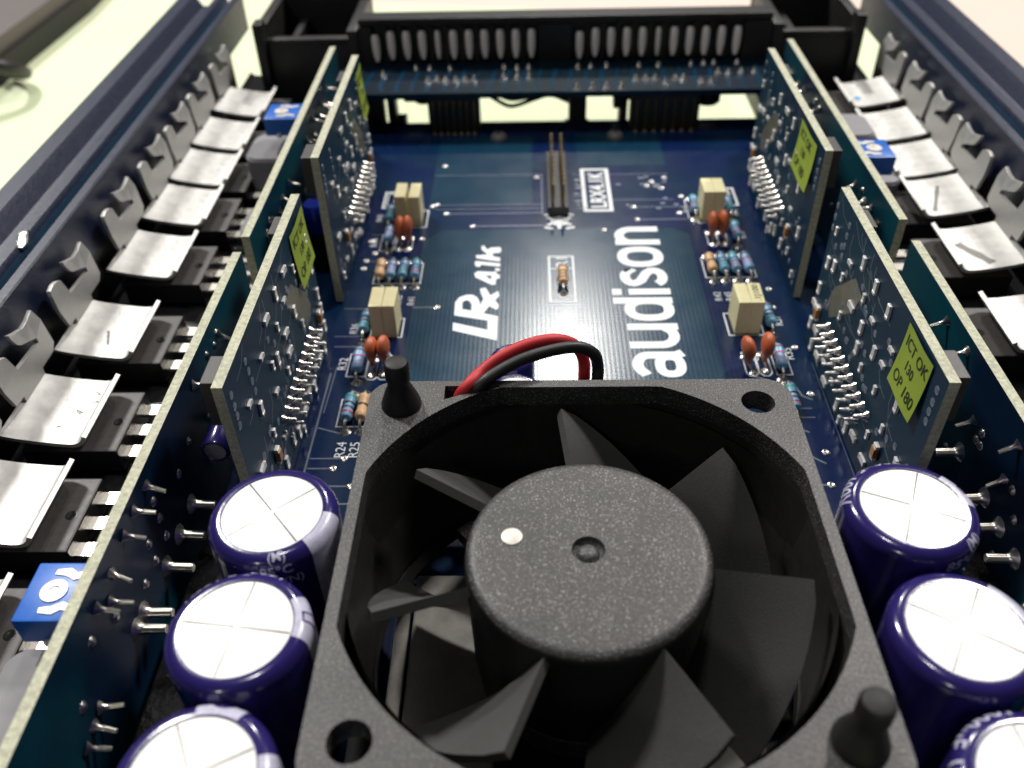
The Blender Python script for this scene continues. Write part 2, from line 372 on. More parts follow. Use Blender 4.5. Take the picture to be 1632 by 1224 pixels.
# ------------------------------------------------------------------ main circuit board
PCB = thing('main_circuit_board', 'dark blue main circuit board with white lettering, lying between the side walls', 'circuit board')
bm = nb(); box(bm, -68.5, 68.5, -75, 215.4, -1.6, 0)
for f in bm.faces:
    f.normal_update(); f.material_index = 0 if abs(f.normal.z) > 0.5 else 1
obj('board', bm, ['mask', 'fibre'], PCB)
bm = nb()
sheet(bm, [(-33, 66), (31, 66), (31.5, 150), (28, 152.8), (-29, 152.8), (-33, 148)], 0.02)
sheet(bm, [(-33, 165), (-6.5, 165), (-6.5, 205), (-33, 205)], 0.02); sheet(bm, [(14.5, 150), (14.6, 152), (14.7, 152)], 0.02)
sheet(bm, [(6, 186), (30, 186), (30, 207), (6, 207)], 0.02)
obj('copper_pour', bm, 'pour', PCB)
bm = nb()   # tracks
for pts, wd in [([(-28.3, 160.9), (-3.5, 160.9)], 0.3), ([(-32, 164), (-31, 163.2), (-3.5, 163.2)], 0.22), ([(-32, 165.2), (-3.5, 165.2)], 0.22), ([(-21.3, 154.6), (-3.2, 154.6)], 0.35),
                ([(-33, 181.5), (-4, 181.5), (-4, 160)], 0.22), ([(4.4, 181), (30, 181)], 0.22), ([(4.2, 167), (6.8, 167)], 0.3), ([(14, 167), (30, 167)], 0.22), ([(4.2, 169.5), (6.8, 169.5)], 0.25),
                ([(-41, 111.3), (-27.5, 120.3)], 0.001), ([(-33, 120.3), (-27.5, 120.3)], 0.3), ([(-48, 106.5), (-41, 106.5)], 0.3), ([(-48.5, 110), (-43, 110)], 0.25), ([(-48, 120), (-43, 120)], 0.25),
                ([(-47, 73.9), (-41, 73.9)], 0.3), ([(-47, 71.4), (-42.4, 71.4)], 0.3), ([(-47, 67.1), (-38.6, 67.1)], 0.35), ([(-47, 82), (-41.5, 80)], 0.3), ([(-48, 63), (-37, 63), (-34, 66)], 0.4), ([(-47.4, 60), (-47.2, 98)], 0.35), ([(-46.6, 86), (-46.3, 100)], 0.2),
                ([(42.5, 95.5), (44, 94), (45, 90), (46.7, 89)], 0.4), ([(40, 82), (44, 80)], 0.4), ([(40, 76), (45, 72)], 0.4), ([(40, 66.9), (44.6, 66.9)], 0.4), ([(37, 96), (40, 94.6)], 0.3), ([(42, 86.5), (46, 86.5)], 0.25), ([(42, 84), (46, 84)], 0.25),
                ([(20, 157), (34, 157)], 0.3), ([(18, 163.2), (33, 163.2)], 0.25), ([(-46, 139), (-34, 139)], 0.2), ([(-46, 151), (-43, 151)], 0.3), ([(49, 60), (49.2, 100)], 0.12)]:
    if wd > 0.01: stroke(bm, pts, wd, 0.045)
o = obj('copper_track', bm, 'dullpad', PCB); o['kind'] = 'stuff'
vias = [(-27.5, 120.3), (-21.3, 154.6), (-28.3, 160.9), (-32.1, 164.8), (-31, 165.6), (19.6, 157.0), (19.3, 163.2), (28.8, 178.8), (23.7, 174.4), (25.2, 176.5), (27.4, 173), (-40.8, 73.9), (-42.4, 71.4), (-38.6, 67.1),
        (46.7, 90.6), (45.6, 74.8), (44.6, 66.9), (-5.3, 179.8), (11, 152), (30.5, 160), (-33.4, 148.8), (-44.2, 142.5), (-45.8, 139.2), (32, 168.5), (-30.5, 187), (45.5, 119), (46, 126), (-45.8, 148), (-46, 136), (47, 105), (44.5, 160)]
bm = nb()
for x, y in vias: lathe(bm, [(0.75, 0.02), (0.7, 0.14), (0.42, 0.22), (0.2, 0.08)], 10, c=(x, y, 0))
o = obj('via', bm, 'solder', PCB, True); o['kind'] = 'stuff'

# printed outlines, codes and logo
bm = nb()
def rect(x0, x1, y0, y1, wd=0.28, z=0.05, b=None):
    stroke(b or bm, [(x0, y0), (x1, y0), (x1, y1), (x0, y1)], wd, z, True)
rect(7.0, 13.6, 161.7, 183.9, 1.0); rect(-2.7, 2.9, 121.9, 140.3, 0.45)
stroke(bm, [(-2.5, 135.2), (2.7, 135.2)], 0.3, 0.055)
up_text(bm, 'R1', 1.6, 135.8, 3.9, width=4.0)
up_text(bm, 'LRX4.1K', 12.5, 163.2, 5.6, bold=0.14, width=19.2)
rect(-43.0, -32.2, 129.6, 138.0); rect(-43.3, -40.2, 143.6, 151, 0.2); rect(-40.9, -34.3, 109.6, 116.2, 0.3); rect(-40.6, -33.0, 154.4, 162.6, 0.3)
rect(-43.6, -40.2, 82.2, 89.9, 0.25); rect(-40.2, -37.0, 82.2, 89.9, 0.25); rect(-44, -40.2, 96.8, 104, 0.22)
for x in (-38.9, -36.5): stroke(bm, [(x - 1.2, 98.8), (x - 1.2, 96.6), (x - 0.5, 95.8), (x + 0.5, 95.8), (x + 1.2, 96.6), (x + 1.2, 103), (x + 0.5, 103.8), (x - 0.5, 103.8), (x - 1.2, 103)], 0.25, 0.05, True)
for x in (-38.6, -36.6): stroke(bm, [(x - 1.0, 146), (x - 1.0, 144.2), (x - 0.4, 143.4), (x + 0.4, 143.4), (x + 1.0, 144.2), (x + 1.0, 150), (x - 1.0, 150)], 0.25, 0.05, True)
for x in (36.9, 39.5): stroke(bm, [(x - 1.2, 99), (x - 1.2, 97), (x - 0.5, 96.1), (x + 0.5, 96.1), (x + 1.2, 97), (x + 1.2, 103.5), (x - 1.2, 103.5)], 0.25, 0.05, True)
for x in (36.7, 39.2): stroke(bm, [(x - 1.1, 147), (x - 1.1, 145), (x - 0.4, 144.1), (x + 0.4, 144.1), (x + 1.1, 145), (x + 1.1, 151), (x - 1.1, 151)], 0.25, 0.05, True)
rect(32.8, 44.2, 130.8, 138.8); rect(34.4, 41.6, 109.3, 117, 0.3); rect(34.6, 41.4, 155.0, 163, 0.3); rect(41.6, 44.6, 96.4, 103.6, 0.22); rect(32.6, 35.8, 157.6, 166.4, 0.25)
rect(-45.0, -39.6, 164.2, 172.4, 0.6); rect(-44.2, -40.6, 165.6, 171.6, 0.3); rect(40.4, 45.8, 163.6, 172.4, 0.6); rect(41.4, 44.6, 165.2, 171.2, 0.3)
stroke(bm, [(33.5, 63.0), (36.5, 63.0)], 0.9, 0.05)
for body, x, y, s in [('R24', -40.9, 74.2, 2.6), ('R25', -38.4, 74.2, 2.6), ('R32', -44.4, 99.0, 2.5), ('R36', -43.9, 111.0, 2.3), ('R41', -32.8, 121.2, 2.2), ('R40', -35.6, 121.6, 2.2), ('R44', -44.2, 145.6, 2.4), ('R43', -44.4, 157.6, 2.2),
                      ('R35', 46.0, 101.2, 2.5), ('R37', 46.2, 112.6, 2.3), ('R42', 35.0, 121.8, 2.2), ('R45', 37.4, 121.8, 2.2), ('R47', 45.0, 147.6, 2.4), ('R46', 33.2, 160.4, 2.2), ('R48', 45.2, 158.4, 2.2),
                      ('C18', -35.9, 101.2, 2.0), ('C19', 38.9, 100.8, 2.0), ('C17', -41.0, 167.0, 2.4), ('C20', 44.4, 166.6, 2.4)]:
    up_text(bm, body, x, y, s)
# star-shaped mark by the pin header
for a in range(3):
    c_, s_ = math.cos(R(30 + 60 * a)), math.sin(R(30 + 60 * a))
    stroke(bm, [(0.2 - 3.4 * c_, 156.6 - 3.6 * s_), (0.2 + 3.4 * c_, 156.6 + 3.6 * s_)], 1.0, 0.05 + 0.004 * a)
stroke(bm, circ(0.2, 156.6, 1.9, 14), 0.7, 0.063, True)
for sx in (-1, 1):
    for sy in (-1, 1): stroke(bm, [(0.2 + sx * 1.6, 156.6 + sy * 3.6), (0.2 + sx * 3.7, 156.6 + sy * 2.9)], 0.8, 0.067 + 0.002 * (sx > 0))
o = obj('silkscreen_print', bm, 'silk', PCB); o['kind'] = 'stuff'
bm = nb()
for k in range(26):   # faint small print right of the header
    x = random.uniform(4.4, 6.2) if k < 14 else random.uniform(15, 30); y = random.uniform(162, 182)
    stroke(bm, [(x, y), (x + random.uniform(0.8, 1.6), y)], 0.35, 0.05)
o = obj('faint_print', bm, 'silkdim', PCB); o['kind'] = 'stuff'

bm = nb()   # large company lettering, each stroke a hair above the one below
T = 2.25
def put(pts_list, u0):
    for q, (pts, wd, closed) in enumerate(pts_list):
        stroke(bm, [(24.1 - v, 95.7 + u0 + u) for u, v in pts], wd, 0.05 + 0.004 * q, closed)
h = 10.7
ell = lambda cx, cy, rx, ry, n=28: [(cx + rx * (abs(math.cos(2 * PI * k / n)) ** 0.8) * (1 if math.cos(2 * PI * k / n) >= 0 else -1), cy + ry * (abs(math.sin(2 * PI * k / n)) ** 0.8) * (1 if math.sin(2 * PI * k / n) >= 0 else -1)) for k in range(n)]
put([([(0.9, 8.1)] + arc(4.2, 7.3, 3.0, 2.3, 150, 0, 10) + [(7.2, 5), (7.2, 1.6), (7.9, 0.15)], T, False), (ell(3.9, 3.1, 2.7, 2.1), T * 0.9, True)], 0)
put([([(1.2, h)] + [(1.2, 4.2)] + arc(4.2, 4.0, 3.0, 2.85, 180, 330, 10) + [(7.3, 3.0)], T, False), ([(7.4, h), (7.4, 0)], T, False)], 9.4)
put([(ell(4.3, 5.35, 3.1, 4.25), T, True), ([(7.6, 13.0), (7.6, 0)], T, False)], 18.8)
put([([(1.2, 9.3), (1.2, 0)], T, False), ([(1.2, 13.0), (1.2, 10.9)], T, False)], 28.6)
put([([(6.6, 8.5)] + arc(4.0, 7.8, 2.7, 1.85, 20, 180, 8) + [(1.5, 7.2), (2.4, 6.1), (5.4, 4.7), (6.4, 3.6)] + arc(3.8, 3.0, 2.7, 1.9, 10, -165, 9)[1:], T, False)], 31.8)
put([(ell(4.4, 5.35, 3.25, 4.25), T, True)], 39.8)
put([([(1.2, 0), (1.2, h)], T, False), ([(1.3, 7.6)] + arc(4.2, 6.7, 3.0, 2.9, 150, 0, 10) + [(7.2, 0)], T, False)], 49.4)
o = obj('lettering', bm, 'silk', PCB); o['label'] = 'large white word in rounded lower-case letters'
bm = nb()   # slanted model lettering
sheet(bm, [(-23.7, 114.6), (-23.6, 111.8), (-14.1, 108.2), (-14.1, 116.7), (-17.3, 117.9), (-16.1, 120.5), (-14.5, 119.1), (-14.1, 119.8), (-14.1, 121.1), (-14.9, 122.7), (-14.0, 124.4), (-14.3, 126.3), (-16.0, 124.6), (-17.2, 127.7), (-18.4, 127.3), (-18.2, 125.6), (-17.5, 123.2),
           (-18.2, 120.9), (-18.3, 122.2), (-18.9, 123.9), (-19.9, 124.9), (-21.4, 124.9), (-22.9, 124.0), (-23.7, 122.1), (-23.6, 117.2), (-16.3, 115.2), (-16.2, 111.9)], 0.05,
      hole=[(-22.1, 122.1), (-22.0, 119.5), (-20.0, 118.9), (-20.0, 121.2), (-20.6, 122.6), (-21.4, 122.8)])
sheet(bm, [(-20.0, 133.5), (-19.7, 131.9), (-15.8, 128.7), (-15.0, 128.8), (-14.9, 131.0), (-14.1, 131.4), (-14.1, 132.8), (-14.8, 133.2), (-14.9, 134.0), (-15.3, 134.2), (-15.6, 134.0), (-19.2, 134.4)], 0.05, hole=[(-17.4, 132.6), (-16.0, 132.5), (-16.1, 130.8)])
sheet(bm, [(-15.2, 135.6), (-14.1, 135.4), (-14.2, 134.3), (-15.2, 134.5)], 0.05)
sheet(bm, [(-20.1, 138.4), (-19.9, 136.6), (-18.9, 136.1), (-18.6, 137.1), (-14.1, 136.2), (-14.1, 137.6), (-19.7, 138.7)], 0.05)
sheet(bm, [(-20.0, 141.2), (-19.8, 139.9), (-14.2, 138.4), (-14.2, 140.1), (-15.8, 140.6), (-16.1, 142.0), (-14.2, 142.3), (-14.0, 143.6), (-14.3, 144.7), (-16.4, 144.6), (-17.4, 143.7), (-18.2, 145.5), (-18.8, 145.3), (-18.7, 143.7), (-17.2, 141.5)], 0.05)
o = obj('model_lettering', bm, 'silk', PCB); o['label'] = 'slanted white letters and a figure'

# ------------------------------------------------------------------ spring clips and power transistors
def make_clip(sx):
    t = thing('spring_clip', '', 'spring clip', (0, 0, 0), 'aluminium spring clips along the side walls')
    X = lambda x: x if sx < 0 else -x      # built for the left wall, mirrored for the right
    bm = nb(); W = 16.9                    # sheet: foot at the wall, pressing face, upturned lip
    prof = catmull([(-98.6, 9.0), (-95.5, 8.15), (-92, 7.45), (-89, 7.0), (-86.6, 6.75), (-85.0, 7.0), (-83.9, 7.9), (-83.3, 9.0)], 4)
    pr = [(p[0], p[1]) for p in [(q.x, q.y) for q in catmull([(a, b, 0) for a, b in [(-98.6, 9.0), (-95.5, 8.15), (-92, 7.45), (-89, 7.0), (-86.6, 6.75), (-85.0, 7.0), (-83.9, 7.9), (-83.3, 9.0)]], 4)]]
    th = 0.75; rows = []
    for i, (x, z) in enumerate(pr):
        a = pr[max(i - 1, 0)]; b = pr[min(i + 1, len(pr) - 1)]
        d = Vector((b[0] - a[0], b[1] - a[1])).normalized(); n = Vector((-d.y, d.x)) * th
        rows.append([bm.verts.new((X(x), 0, z)), bm.verts.new((X(x), W, z)), bm.verts.new((X(x + n.x), W, z + n.y)), bm.verts.new((X(x + n.x), 0, z + n.y))])
    for A, B in zip(rows, rows[1:]):
        for k in range(4): bm.faces.new((A[k], A[(k + 1) % 4], B[(k + 1) % 4], B[k]))
    bm.faces.new(rows[0]); bm.faces.new(rows[-1][::-1])
    bmesh.ops.recalc_face_normals(bm, faces=bm.faces)
    obj('pressing_plate', bm, 'alu', t, True)
    # upright tab with a hooked slot, its crest curled towards the wall
    o_ = [(9.0, 9.2), (9.0, 10.7), (6.2, 10.8), (4.9, 15), (4.8, 18.6), (5.2, 19.6), (7.0, 19.9), (8.4, 19.7), (9.5, 19.2), (10.4, 16.2), (10.7, 15.5), (13, 15.4), (16, 15.25), (19.1, 15.1), (19.0, 16.1), (17, 17.0), (14.6, 17.9), (13.9, 18.5), (13.7, 19.6), (14.0, 20.4), (15.5, 19.9), (17.5, 19.4), (19.5, 19.5), (21.5, 20.0), (22.0, 20.2), (22.5, 17.8), (23.2, 12.0), (22.0, 10.8), (17, 10.75), (17, 9.2)]
    bm = nb()
    plate(bm, o_, [], lambda u, v, tt: Vector((tt, u, v)), -98.1, -97.3)
    for v in bm.verts:
        k = max(0.0, v.co.z - 16.4) / 4.0
        bend = 1.25 if v.co.y > 12.5 else 0.5
        v.co.x -= bend * k * k * (1.0 - 0.5 * max(0, (v.co.y - 19) / 5)); v.co.x = X(v.co.x)
    bmesh.ops.recalc_face_normals(bm, faces=bm.faces)
    obj('slotted_tab', bm, 'aludull', t)
    return t
def make_transistor(sx):
    t = thing('power_transistor', '', 'transistor', (0, 0, 0), 'power transistors under the spring clips')
    s = -1 if sx < 0 else 1
    bm = nb(); W = 15.8
    a, b = sorted((s * 79.6, s * 96.5))
    for f in box(bm, a, b, 0.9, 0.9 + W, 0.2, 5.2, 0, 0.35): pass
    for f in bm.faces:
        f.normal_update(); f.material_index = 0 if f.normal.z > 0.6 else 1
    obj('case', bm, ['package', 'packside'], t)
    bm = nb(); lathe(bm, [(0.95, 5.18), (0.95, 5.26), (0.6, 5.26), (0.5, 5.21)], 14, c=(s * 81.7, 8.4, 0)); obj('dimple', bm, 'packside', t, True)
    for k in (-1, 0, 1):
        bm = nb(); y = 8.8 + 5.45 * k; x0, x1 = sorted((s * 79.7, s * 74.2))
        box(bm, x0, x1, y - 1.35, y + 1.35, 2.2, 2.9); x0, x1 = sorted((s * 74.2, s * 69.6)); box(bm, x0, x1, y - 0.75, y + 0.75, 2.25, 2.85)
        x0, x1 = sorted((s * 69.6, s * 69.0)); box(bm, x0, x1, y - 0.75, y + 0.75, -0.6, 2.8)
        obj('lead', bm, 'tin', t)
    return t
ys = [25.0, 47.9, 69.9, 94.0, 121.6, 144.2, 163.6, 183.4, 205.4]
side = {-1: 'left', 1: 'right'}
nth = ['nearest', 'second', 'third', 'fourth', 'fifth', 'sixth', 'seventh', 'eighth', 'rearmost']
marks = {(-1, 3): 'with a short scratch', (-1, 2): 'with scattered specks', (1, 8): 'bearing a blue ink dab', (1, 5): 'with a long diagonal scuff', (1, 4): 'with a broad grey scuff'}
for sx in (-1, 1):
    C0, T0 = make_clip(sx), make_transistor(sx)
    for i, y in enumerate(ys):
        if sx > 0 and i < 3: continue
        n_ = 'rearmost' if i == 8 else nth[i if sx < 0 else i - 3]
        pos = f'{n_} of the {side[sx]} row counted from the front' if i < 8 else f'rearmost of the {side[sx]} row'
        extra = marks.get((sx, i))
        lab = f'silver spring clip {extra}, {n_} in the {side[sx]} row' if extra else f'silver spring clip, {pos}'
        tl = f'black power transistor pressed under the {n_} clip of the {side[sx]} row'
        first = (sx < 0 and i == 0) or (sx > 0 and i == 3)
        if first:
            c, q = C0, T0; C0.location = (0, y, 0); T0.location = (0, y, 0); C0['label'] = lab; T0['label'] = tl
        else:
            c = copy_thing(C0, (0, y, 0), lab); q = copy_thing(T0, (0, y, 0), tl)
        q.location.y += random.uniform(-0.5, 0.5); c.location.y += random.uniform(-0.3, 0.3); c.location.z = random.uniform(-0.15, 0.25)
        if True:
            bm = nb(); xs = lambda x: x if sx < 0 else -x
            ZP = [(-98.6, 9.74), (-95.5, 8.88), (-92, 8.19), (-89, 7.75), (-86.6, 7.5), (-85, 7.72)]
            def zt(x):
                for (a, za), (b, zb) in zip(ZP, ZP[1:]):
                    if x <= b: return za + (zb - za) * (x - a) / (b - a)
                return ZP[-1][1]
            def patch(pts, wd):
                n = 8; rows = []
                for a, b in zip(pts, pts[1:]):
                    d = Vector((b[0] - a[0], b[1] - a[1])).normalized(); nn = Vector((-d.y, d.x)) * wd / 2
                    for k in range(n + 1):
                        p = Vector((a[0] + (b[0] - a[0]) * k / n, a[1] + (b[1] - a[1]) * k / n)); w_ = random.uniform(0.8, 1.15)
                        rows.append([bm.verts.new((xs((p + s_ * nn * w_).x), (p + s_ * nn * w_).y, zt((p + s_ * nn * w_).x) + 0.05)) for s_ in (-1, 1)])
                    for A, B in zip(rows, rows[1:]): bm.faces.new((A[0], A[1], B[1], B[0]))
                bmesh.ops.recalc_face_normals(bm, faces=bm.faces)
            if (sx, i) not in marks: pass
            elif i == 3: patch([(-91.2, 8.0), (-89.9, 3.8)], 0.5)
            elif i == 2: [patch([p_, (p_[0] + random.uniform(0.4, 1.2), p_[1] + random.uniform(-1.0, 1.0))], random.uniform(0.12, 0.3)) for p_ in [(-91 + 4.5 * random.random(), 2.5 + 12 * random.random()) for _ in range(9)]]
            elif i == 5: patch([(-91.6, 13.0), (-87.4, 2.0)], 0.9)
            elif i == 4: patch([(-91.5, 2.0), (-87.2, 10.5)], 1.8)
            if (sx, i) == (1, 8): lathe(bm, [(1.25, 7.2), (1.2, 7.62), (0.9, 7.66)], 14, c=(xs(-87.6), 5.5, 0))
            if (sx, i) in marks:
                so = obj('ink_dab' if (sx, i) == (1, 8) else 'scuff', bm, 'bluepaint' if (sx, i) == (1, 8) else 'scuff', c)
                if i == 2: so['kind'] = 'stuff'
            else: bm.free()
            bm = nb()                      # small tool marks, different on every clip
            for _ in range(random.randint(4, 8)):
                p_ = (-91.5 + 4.6 * random.random(), 1.5 + 13.5 * random.random())
                patch([p_, (p_[0] + random.uniform(-0.5, 0.7), p_[1] + random.uniform(-0.8, 0.8))], random.uniform(0.06, 0.22))
            obj('tool_mark', bm, 'aludull', c)['kind'] = 'stuff'
# smears of white paste on the base plates between transistors
for sx, pts in [(-1, [(-93, 112.6), (-88, 112.2), (-82, 113.4), (-77, 113.0)]), (-1, [(-91, 88.8), (-84, 88.4), (-76, 89.4)]), (1, [(78, 112.8), (84, 112.4), (92, 113.2)]), (1, [(77, 139.8), (88, 140.6)])]:
    bm = nb(); tube(bm, catmull([(x, y, 0.35 + 0.25 * math.sin(x)) for x, y in pts], 5), [0.12 + 0.18 * random.random() for _ in range((len(pts) - 1) * 5 + 1)], 6)
    obj('thermal_paste', bm, 'paste', HL if sx < 0 else HR, True)

# ------------------------------------------------------------------ pieces shared by the daughter boards
def hidden(o):
    bpy.data.objects.remove(o)
bm = nb(); box(bm, 0, 0.42, -0.8, 0.8, -0.56, 0.56, 0); box(bm, 0, 0.5, -1.3, -0.76, -0.6, 0.6, 1, 0.1); box(bm, 0, 0.5, 0.76, 1.3, -0.6, 0.6, 1, 0.1)
P_CHIP = obj('chip_resistor', bm, ['smd_white', 'smd_white'])
bm = nb(); box(bm, 0, 0.9, -1.0, 1.0, -0.7, 0.7, 0, 0.08); box(bm, 0, 0.7, -1.6, -0.9, -0.7, 0.7, 1, 0.1); box(bm, 0, 0.7, 0.9, 1.6, -0.7, 0.7, 1, 0.1)
P_TAN = obj('amber_chip_capacitor', bm, ['smd_tan', 'smd_white'])
bm = nb(); lathe(bm, [(1.05, 0), (0.95, 0.18), (0.55, 0.7), (0.42, 1.3), (0.40, 2.1), (0.25, 2.3)], 10, 'X')
P_PIN = obj('solder_pin', bm, 'solder', None, True)
bm = nb(); lathe(bm, [(1.0, 0), (0.8, 0.25), (0.42, 0.7), (0.34, 1.6), (0.32, 2.9), (0.2, 3.0)], 8, 'X')
P_THIN = obj('clipped_lead', bm, 'tin', None, True)
bm = nb(); lathe(bm, [(1.7, 0), (1.5, 0.2), (0.95, 0.6), (0.72, 1.2), (0.70, 3.9), (0.6, 4.1)], 10, 'X')
P_POST = obj('lead_post', bm, 'tin', None, True)

EXTRA = [(60.5, 25.5), (70.2, 26.8), (71.5, 17.4), (79.4, 25.4), (86.2, 26.2), (94.4, 27.5), (97.2, 22.6), (79.6, 15.6), (93.6, 16.6), (70.5, 8.6), (62, 6.2), (57.2, 4.4), (95.6, 4.6), (88.4, 4.2), (81, 1.4), (104.6, 27.6), (72.8, 22.4), (66.4, 14.2)]
RES = [(88.9, 30.3), (82.1, 30.3), (75.5, 30.3), (89.5, 21.4), (83, 21.4), (83, 17.7), (76.3, 21.4), (64, 21.3), (105.9, 13.9), (106, 10), (106, 5.5), (102.3, 6.4), (103, 2.4), (101.3, 21.9), (84, 3), (78, 3), (74.2, 4.6), (92, 1.8), (58.5, 13.6), (104.8, 20.8), (98.6, 3.0), (68.5, 4.4)]
TAN = [(103.5, 9.9), (65.3, 9.7)]
def daughter(x, y0, label, sticker, seed, n_extra=0):
    """Upright board. Its component side looks towards the middle of the amplifier."""
    rnd = random.Random(seed); d = 1 if x < 0 else -1          # +1: component side faces +x
    t = thing('daughter_board', label, 'circuit board', (x, y0, 0), 'upright daughter boards')
    bm = nb(); box(bm, -0.8, 0.8, 0, 54.6, 0.3, 34.8)
    for f in bm.faces:
        f.normal_update(); f.material_index = 0 if abs(f.normal.x) > 0.5 else 1
    obj('board', bm, ['board', 'fibre'], t)
    sc = (d, 1, 1); fx = 0.8 * d
    for (yy, z) in RES:
        inst(P_CHIP, t, (fx, yy - 53.2 + rnd.uniform(-0.3, 0.3), z + rnd.uniform(-0.2, 0.2)), (R(90) + rnd.uniform(-0.06, 0.06), 0, 0) if rnd.random() < 0.72 else (rnd.uniform(-0.05, 0.05), 0, 0), sc)
    for (yy, z) in EXTRA: inst(P_CHIP, t, (fx, yy - 53.2 + rnd.uniform(-0.8, 0.8), z + rnd.uniform(-0.6, 0.6)), (R(90) if rnd.random() < 0.5 else 0, 0, 0), (d, 0.68, 0.68))
    for (yy, z) in TAN: inst(P_TAN, t, (fx, yy - 53.2, z), (R(90), 0, 0), sc)
    for k in range(11): inst(P_PIN, t, (fx, 97.2 - 53.2 - 2.5 * k, 11.2), None, (d, 1, 1))
    for k in range(10): inst(P_PIN, t, (fx, 97.9 - 53.2 - 2.5 * k, 7.6), None, (d, 0.85, 0.85))
    bm = nb()
    pads = [(63.2, 31.3), (63.5, 29.2), (63.8, 27.0), (64.0, 24.8), (55.3, 31.6), (55.3, 29.4), (55.3, 27.6), (55.2, 25.8)] + [(107.0, 31.5 - 2.3 * k) for k in range(3)] + [(99.6, 31.6 - 2.1 * k) for k in range(4)]
    pads += [(rnd.uniform(70, 104), rnd.choice((24.5, 26.4, 18.9, 15.2, 14.0, 5.2, 1.6)) + rnd.uniform(-0.5, 0.5)) for _ in range(34)] + [(rnd.uniform(56, 72), rnd.uniform(1.5, 16)) for _ in range(12)]
    for yy, z in pads: lathe(bm, [(0.72, 0), (0.68, 0.08), (0.3, 0.16)], 8, 'X', (fx, yy - 53.2, z))
    for v in bm.verts: v.co.x = fx + (v.co.x - fx) * d
    bmesh.ops.recalc_face_normals(bm, faces=bm.faces)
    o = obj('solder_pad', bm, 'dullpad', t, True); o['kind'] = 'stuff'
    bm = nb()       # fine tracks: raised hairlines
    for k in range(26):
        yy = rnd.uniform(58, 100); z = rnd.uniform(4, 32); a, b = rnd.uniform(3, 11), rnd.uniform(2, 9)
        p = [(yy, z), (yy + a * 0.6, z + b * 0.1), (yy + a, z + b * 0.6), (yy + a, z + b)]
        q = nb(); stroke(q, [(u - 53.2, min(v, 34)) for u, v in p if u < 106], 0.22, 0) if p[-1][0] < 106 else None
        merge(bm, q, lambda c: Vector((fx + d * 0.015, c.x, c.y)))
    o = obj('copper_track', bm, 'dullpad', t); o['kind'] = 'stuff'
    bm = nb()
    plate(bm, [(33.5, 25.2), (38, 26.2), (45.8, 19.0), (47.4, 15), (45, 12.6), (41.2, 15.6), (36, 20.2)], [], lambda u, v, tt: (fx + d * tt, u, v), 0.02, 0.06)
    obj('flux_film', bm, 'flux', t)
    # sticker, its lower corner lifting a little off the chips
    s0, s1, z0, z1 = sticker
    bm = nb(); n = 6; g = [[None] * (n + 1) for _ in range(n + 1)]
    lift = lambda u, v: 0.25 + 0.75 * (1 - v) ** 2 + 0.12 * math.sin(5 * u)
    for i in range(n + 1):
        for j in range(n + 1):
            u, v = i / n, j / n
            g[i][j] = bm.verts.new((fx + d * lift(u, v), s0 + (s1 - s0) * u, z0 + (z1 - z0) * v))
    for i in range(n):
        for j in range(n): bm.faces.new((g[i][j], g[i + 1][j], g[i + 1][j + 1], g[i][j + 1]))
    st = obj('sticker', bm, 'sticker', t, True)
    bm = nb()
    for body, zz, sz, off in [('ICT OK', 0.70, 2.75, 0.10), ('130', 0.44, 2.4, 0.34), ('OP 180', 0.14, 2.75, 0.10)]:
        tb = text_bm(body, sz, 0.04); wdt = text_w(tb); span = (s1 - s0)
        def place(c, zz=zz, off=off, wdt=wdt):
            k = min(1.0, span * 0.86 / wdt) if off < 0.2 else 1.0
            u = off + c.x * k / span; uu = u if d > 0 else 1 - u
            vv = zz + c.y / (z1 - z0)
            return Vector((fx + d * (lift(uu, vv) + 0.06), s0 + span * (1 - uu if False else uu), z0 + (z1 - z0) * vv))
        merge(bm, tb, place)
    obj('sticker_print', bm, 'ink', st)
    for (u0, u1, z0_, z1_) in [(2.4, 8.6, 25.5, 33.6), (44.5, 50.5, 24.5, 32.5)]:      # chips on the back
        bm = nb(); box(bm, *sorted((-0.8 * d, -3.4 * d)), u0, u1, z0_, z1_, 0, 0.15); obj('relay_chip', bm, 'package', t)
    return t
DL = [daughter(-50.1, 53.2, 'upright front left board with lime sticker at its far top corner', (42.4, 53.8, 21.9, 33.0), 1),
      daughter(50.3, 53.2, 'upright front right board with lime sticker at its near top corner', (4.7, 15.0, 23.0, 33.8), 2),
      daughter(-49.3, 122.4, 'upright rear left board, tin pins lit, lime sticker at far end', (46.6, 54.2, 21.6, 33.2), 3),
      daughter(51.2, 122.4, 'upright rear right board, lime sticker bulging near its front edge', (4.6, 17.5, 23.2, 33.6), 4)]

def side_board(x, y0, y1, label, thin, posts, pads, face='teal'):
    d = 1 if x < 0 else -1
    t = thing('side_board', label, 'circuit board', (x, 0, 0), 'long boards beside the transistors')
    bm = nb(); box(bm, -0.8, 0.8, y0, y1, 0.3, 26.6)
    for f in bm.faces:
        f.normal_update(); f.material_index = 0 if abs(f.normal.x) > 0.5 else 1
    obj('board', bm, [face, 'fibre'], t)
    fx = 0.8 * d
    for (yy, z) in thin: inst(P_THIN, t, (fx, yy, z), (0, R(random.uniform(8, 32)) * d, R(random.uniform(-18, 18))), (d, 1, 1))
    for (yy, z) in posts: inst(P_POST, t, (fx, yy, z), (0, 0, R(random.uniform(-3, 3))), (d, 1, 1))
    bm = nb()
    for (yy, z) in pads: lathe(bm, [(0.8, 0), (0.74, 0.1), (0.4, 0.4)], 8, 'X', (0, yy, z))
    for v in bm.verts: v.co.x = fx + v.co.x * d
    bmesh.ops.recalc_face_normals(bm, faces=bm.faces)
    obj('solder_joint', bm, 'solder', t, True)['kind'] = 'stuff'
    return t
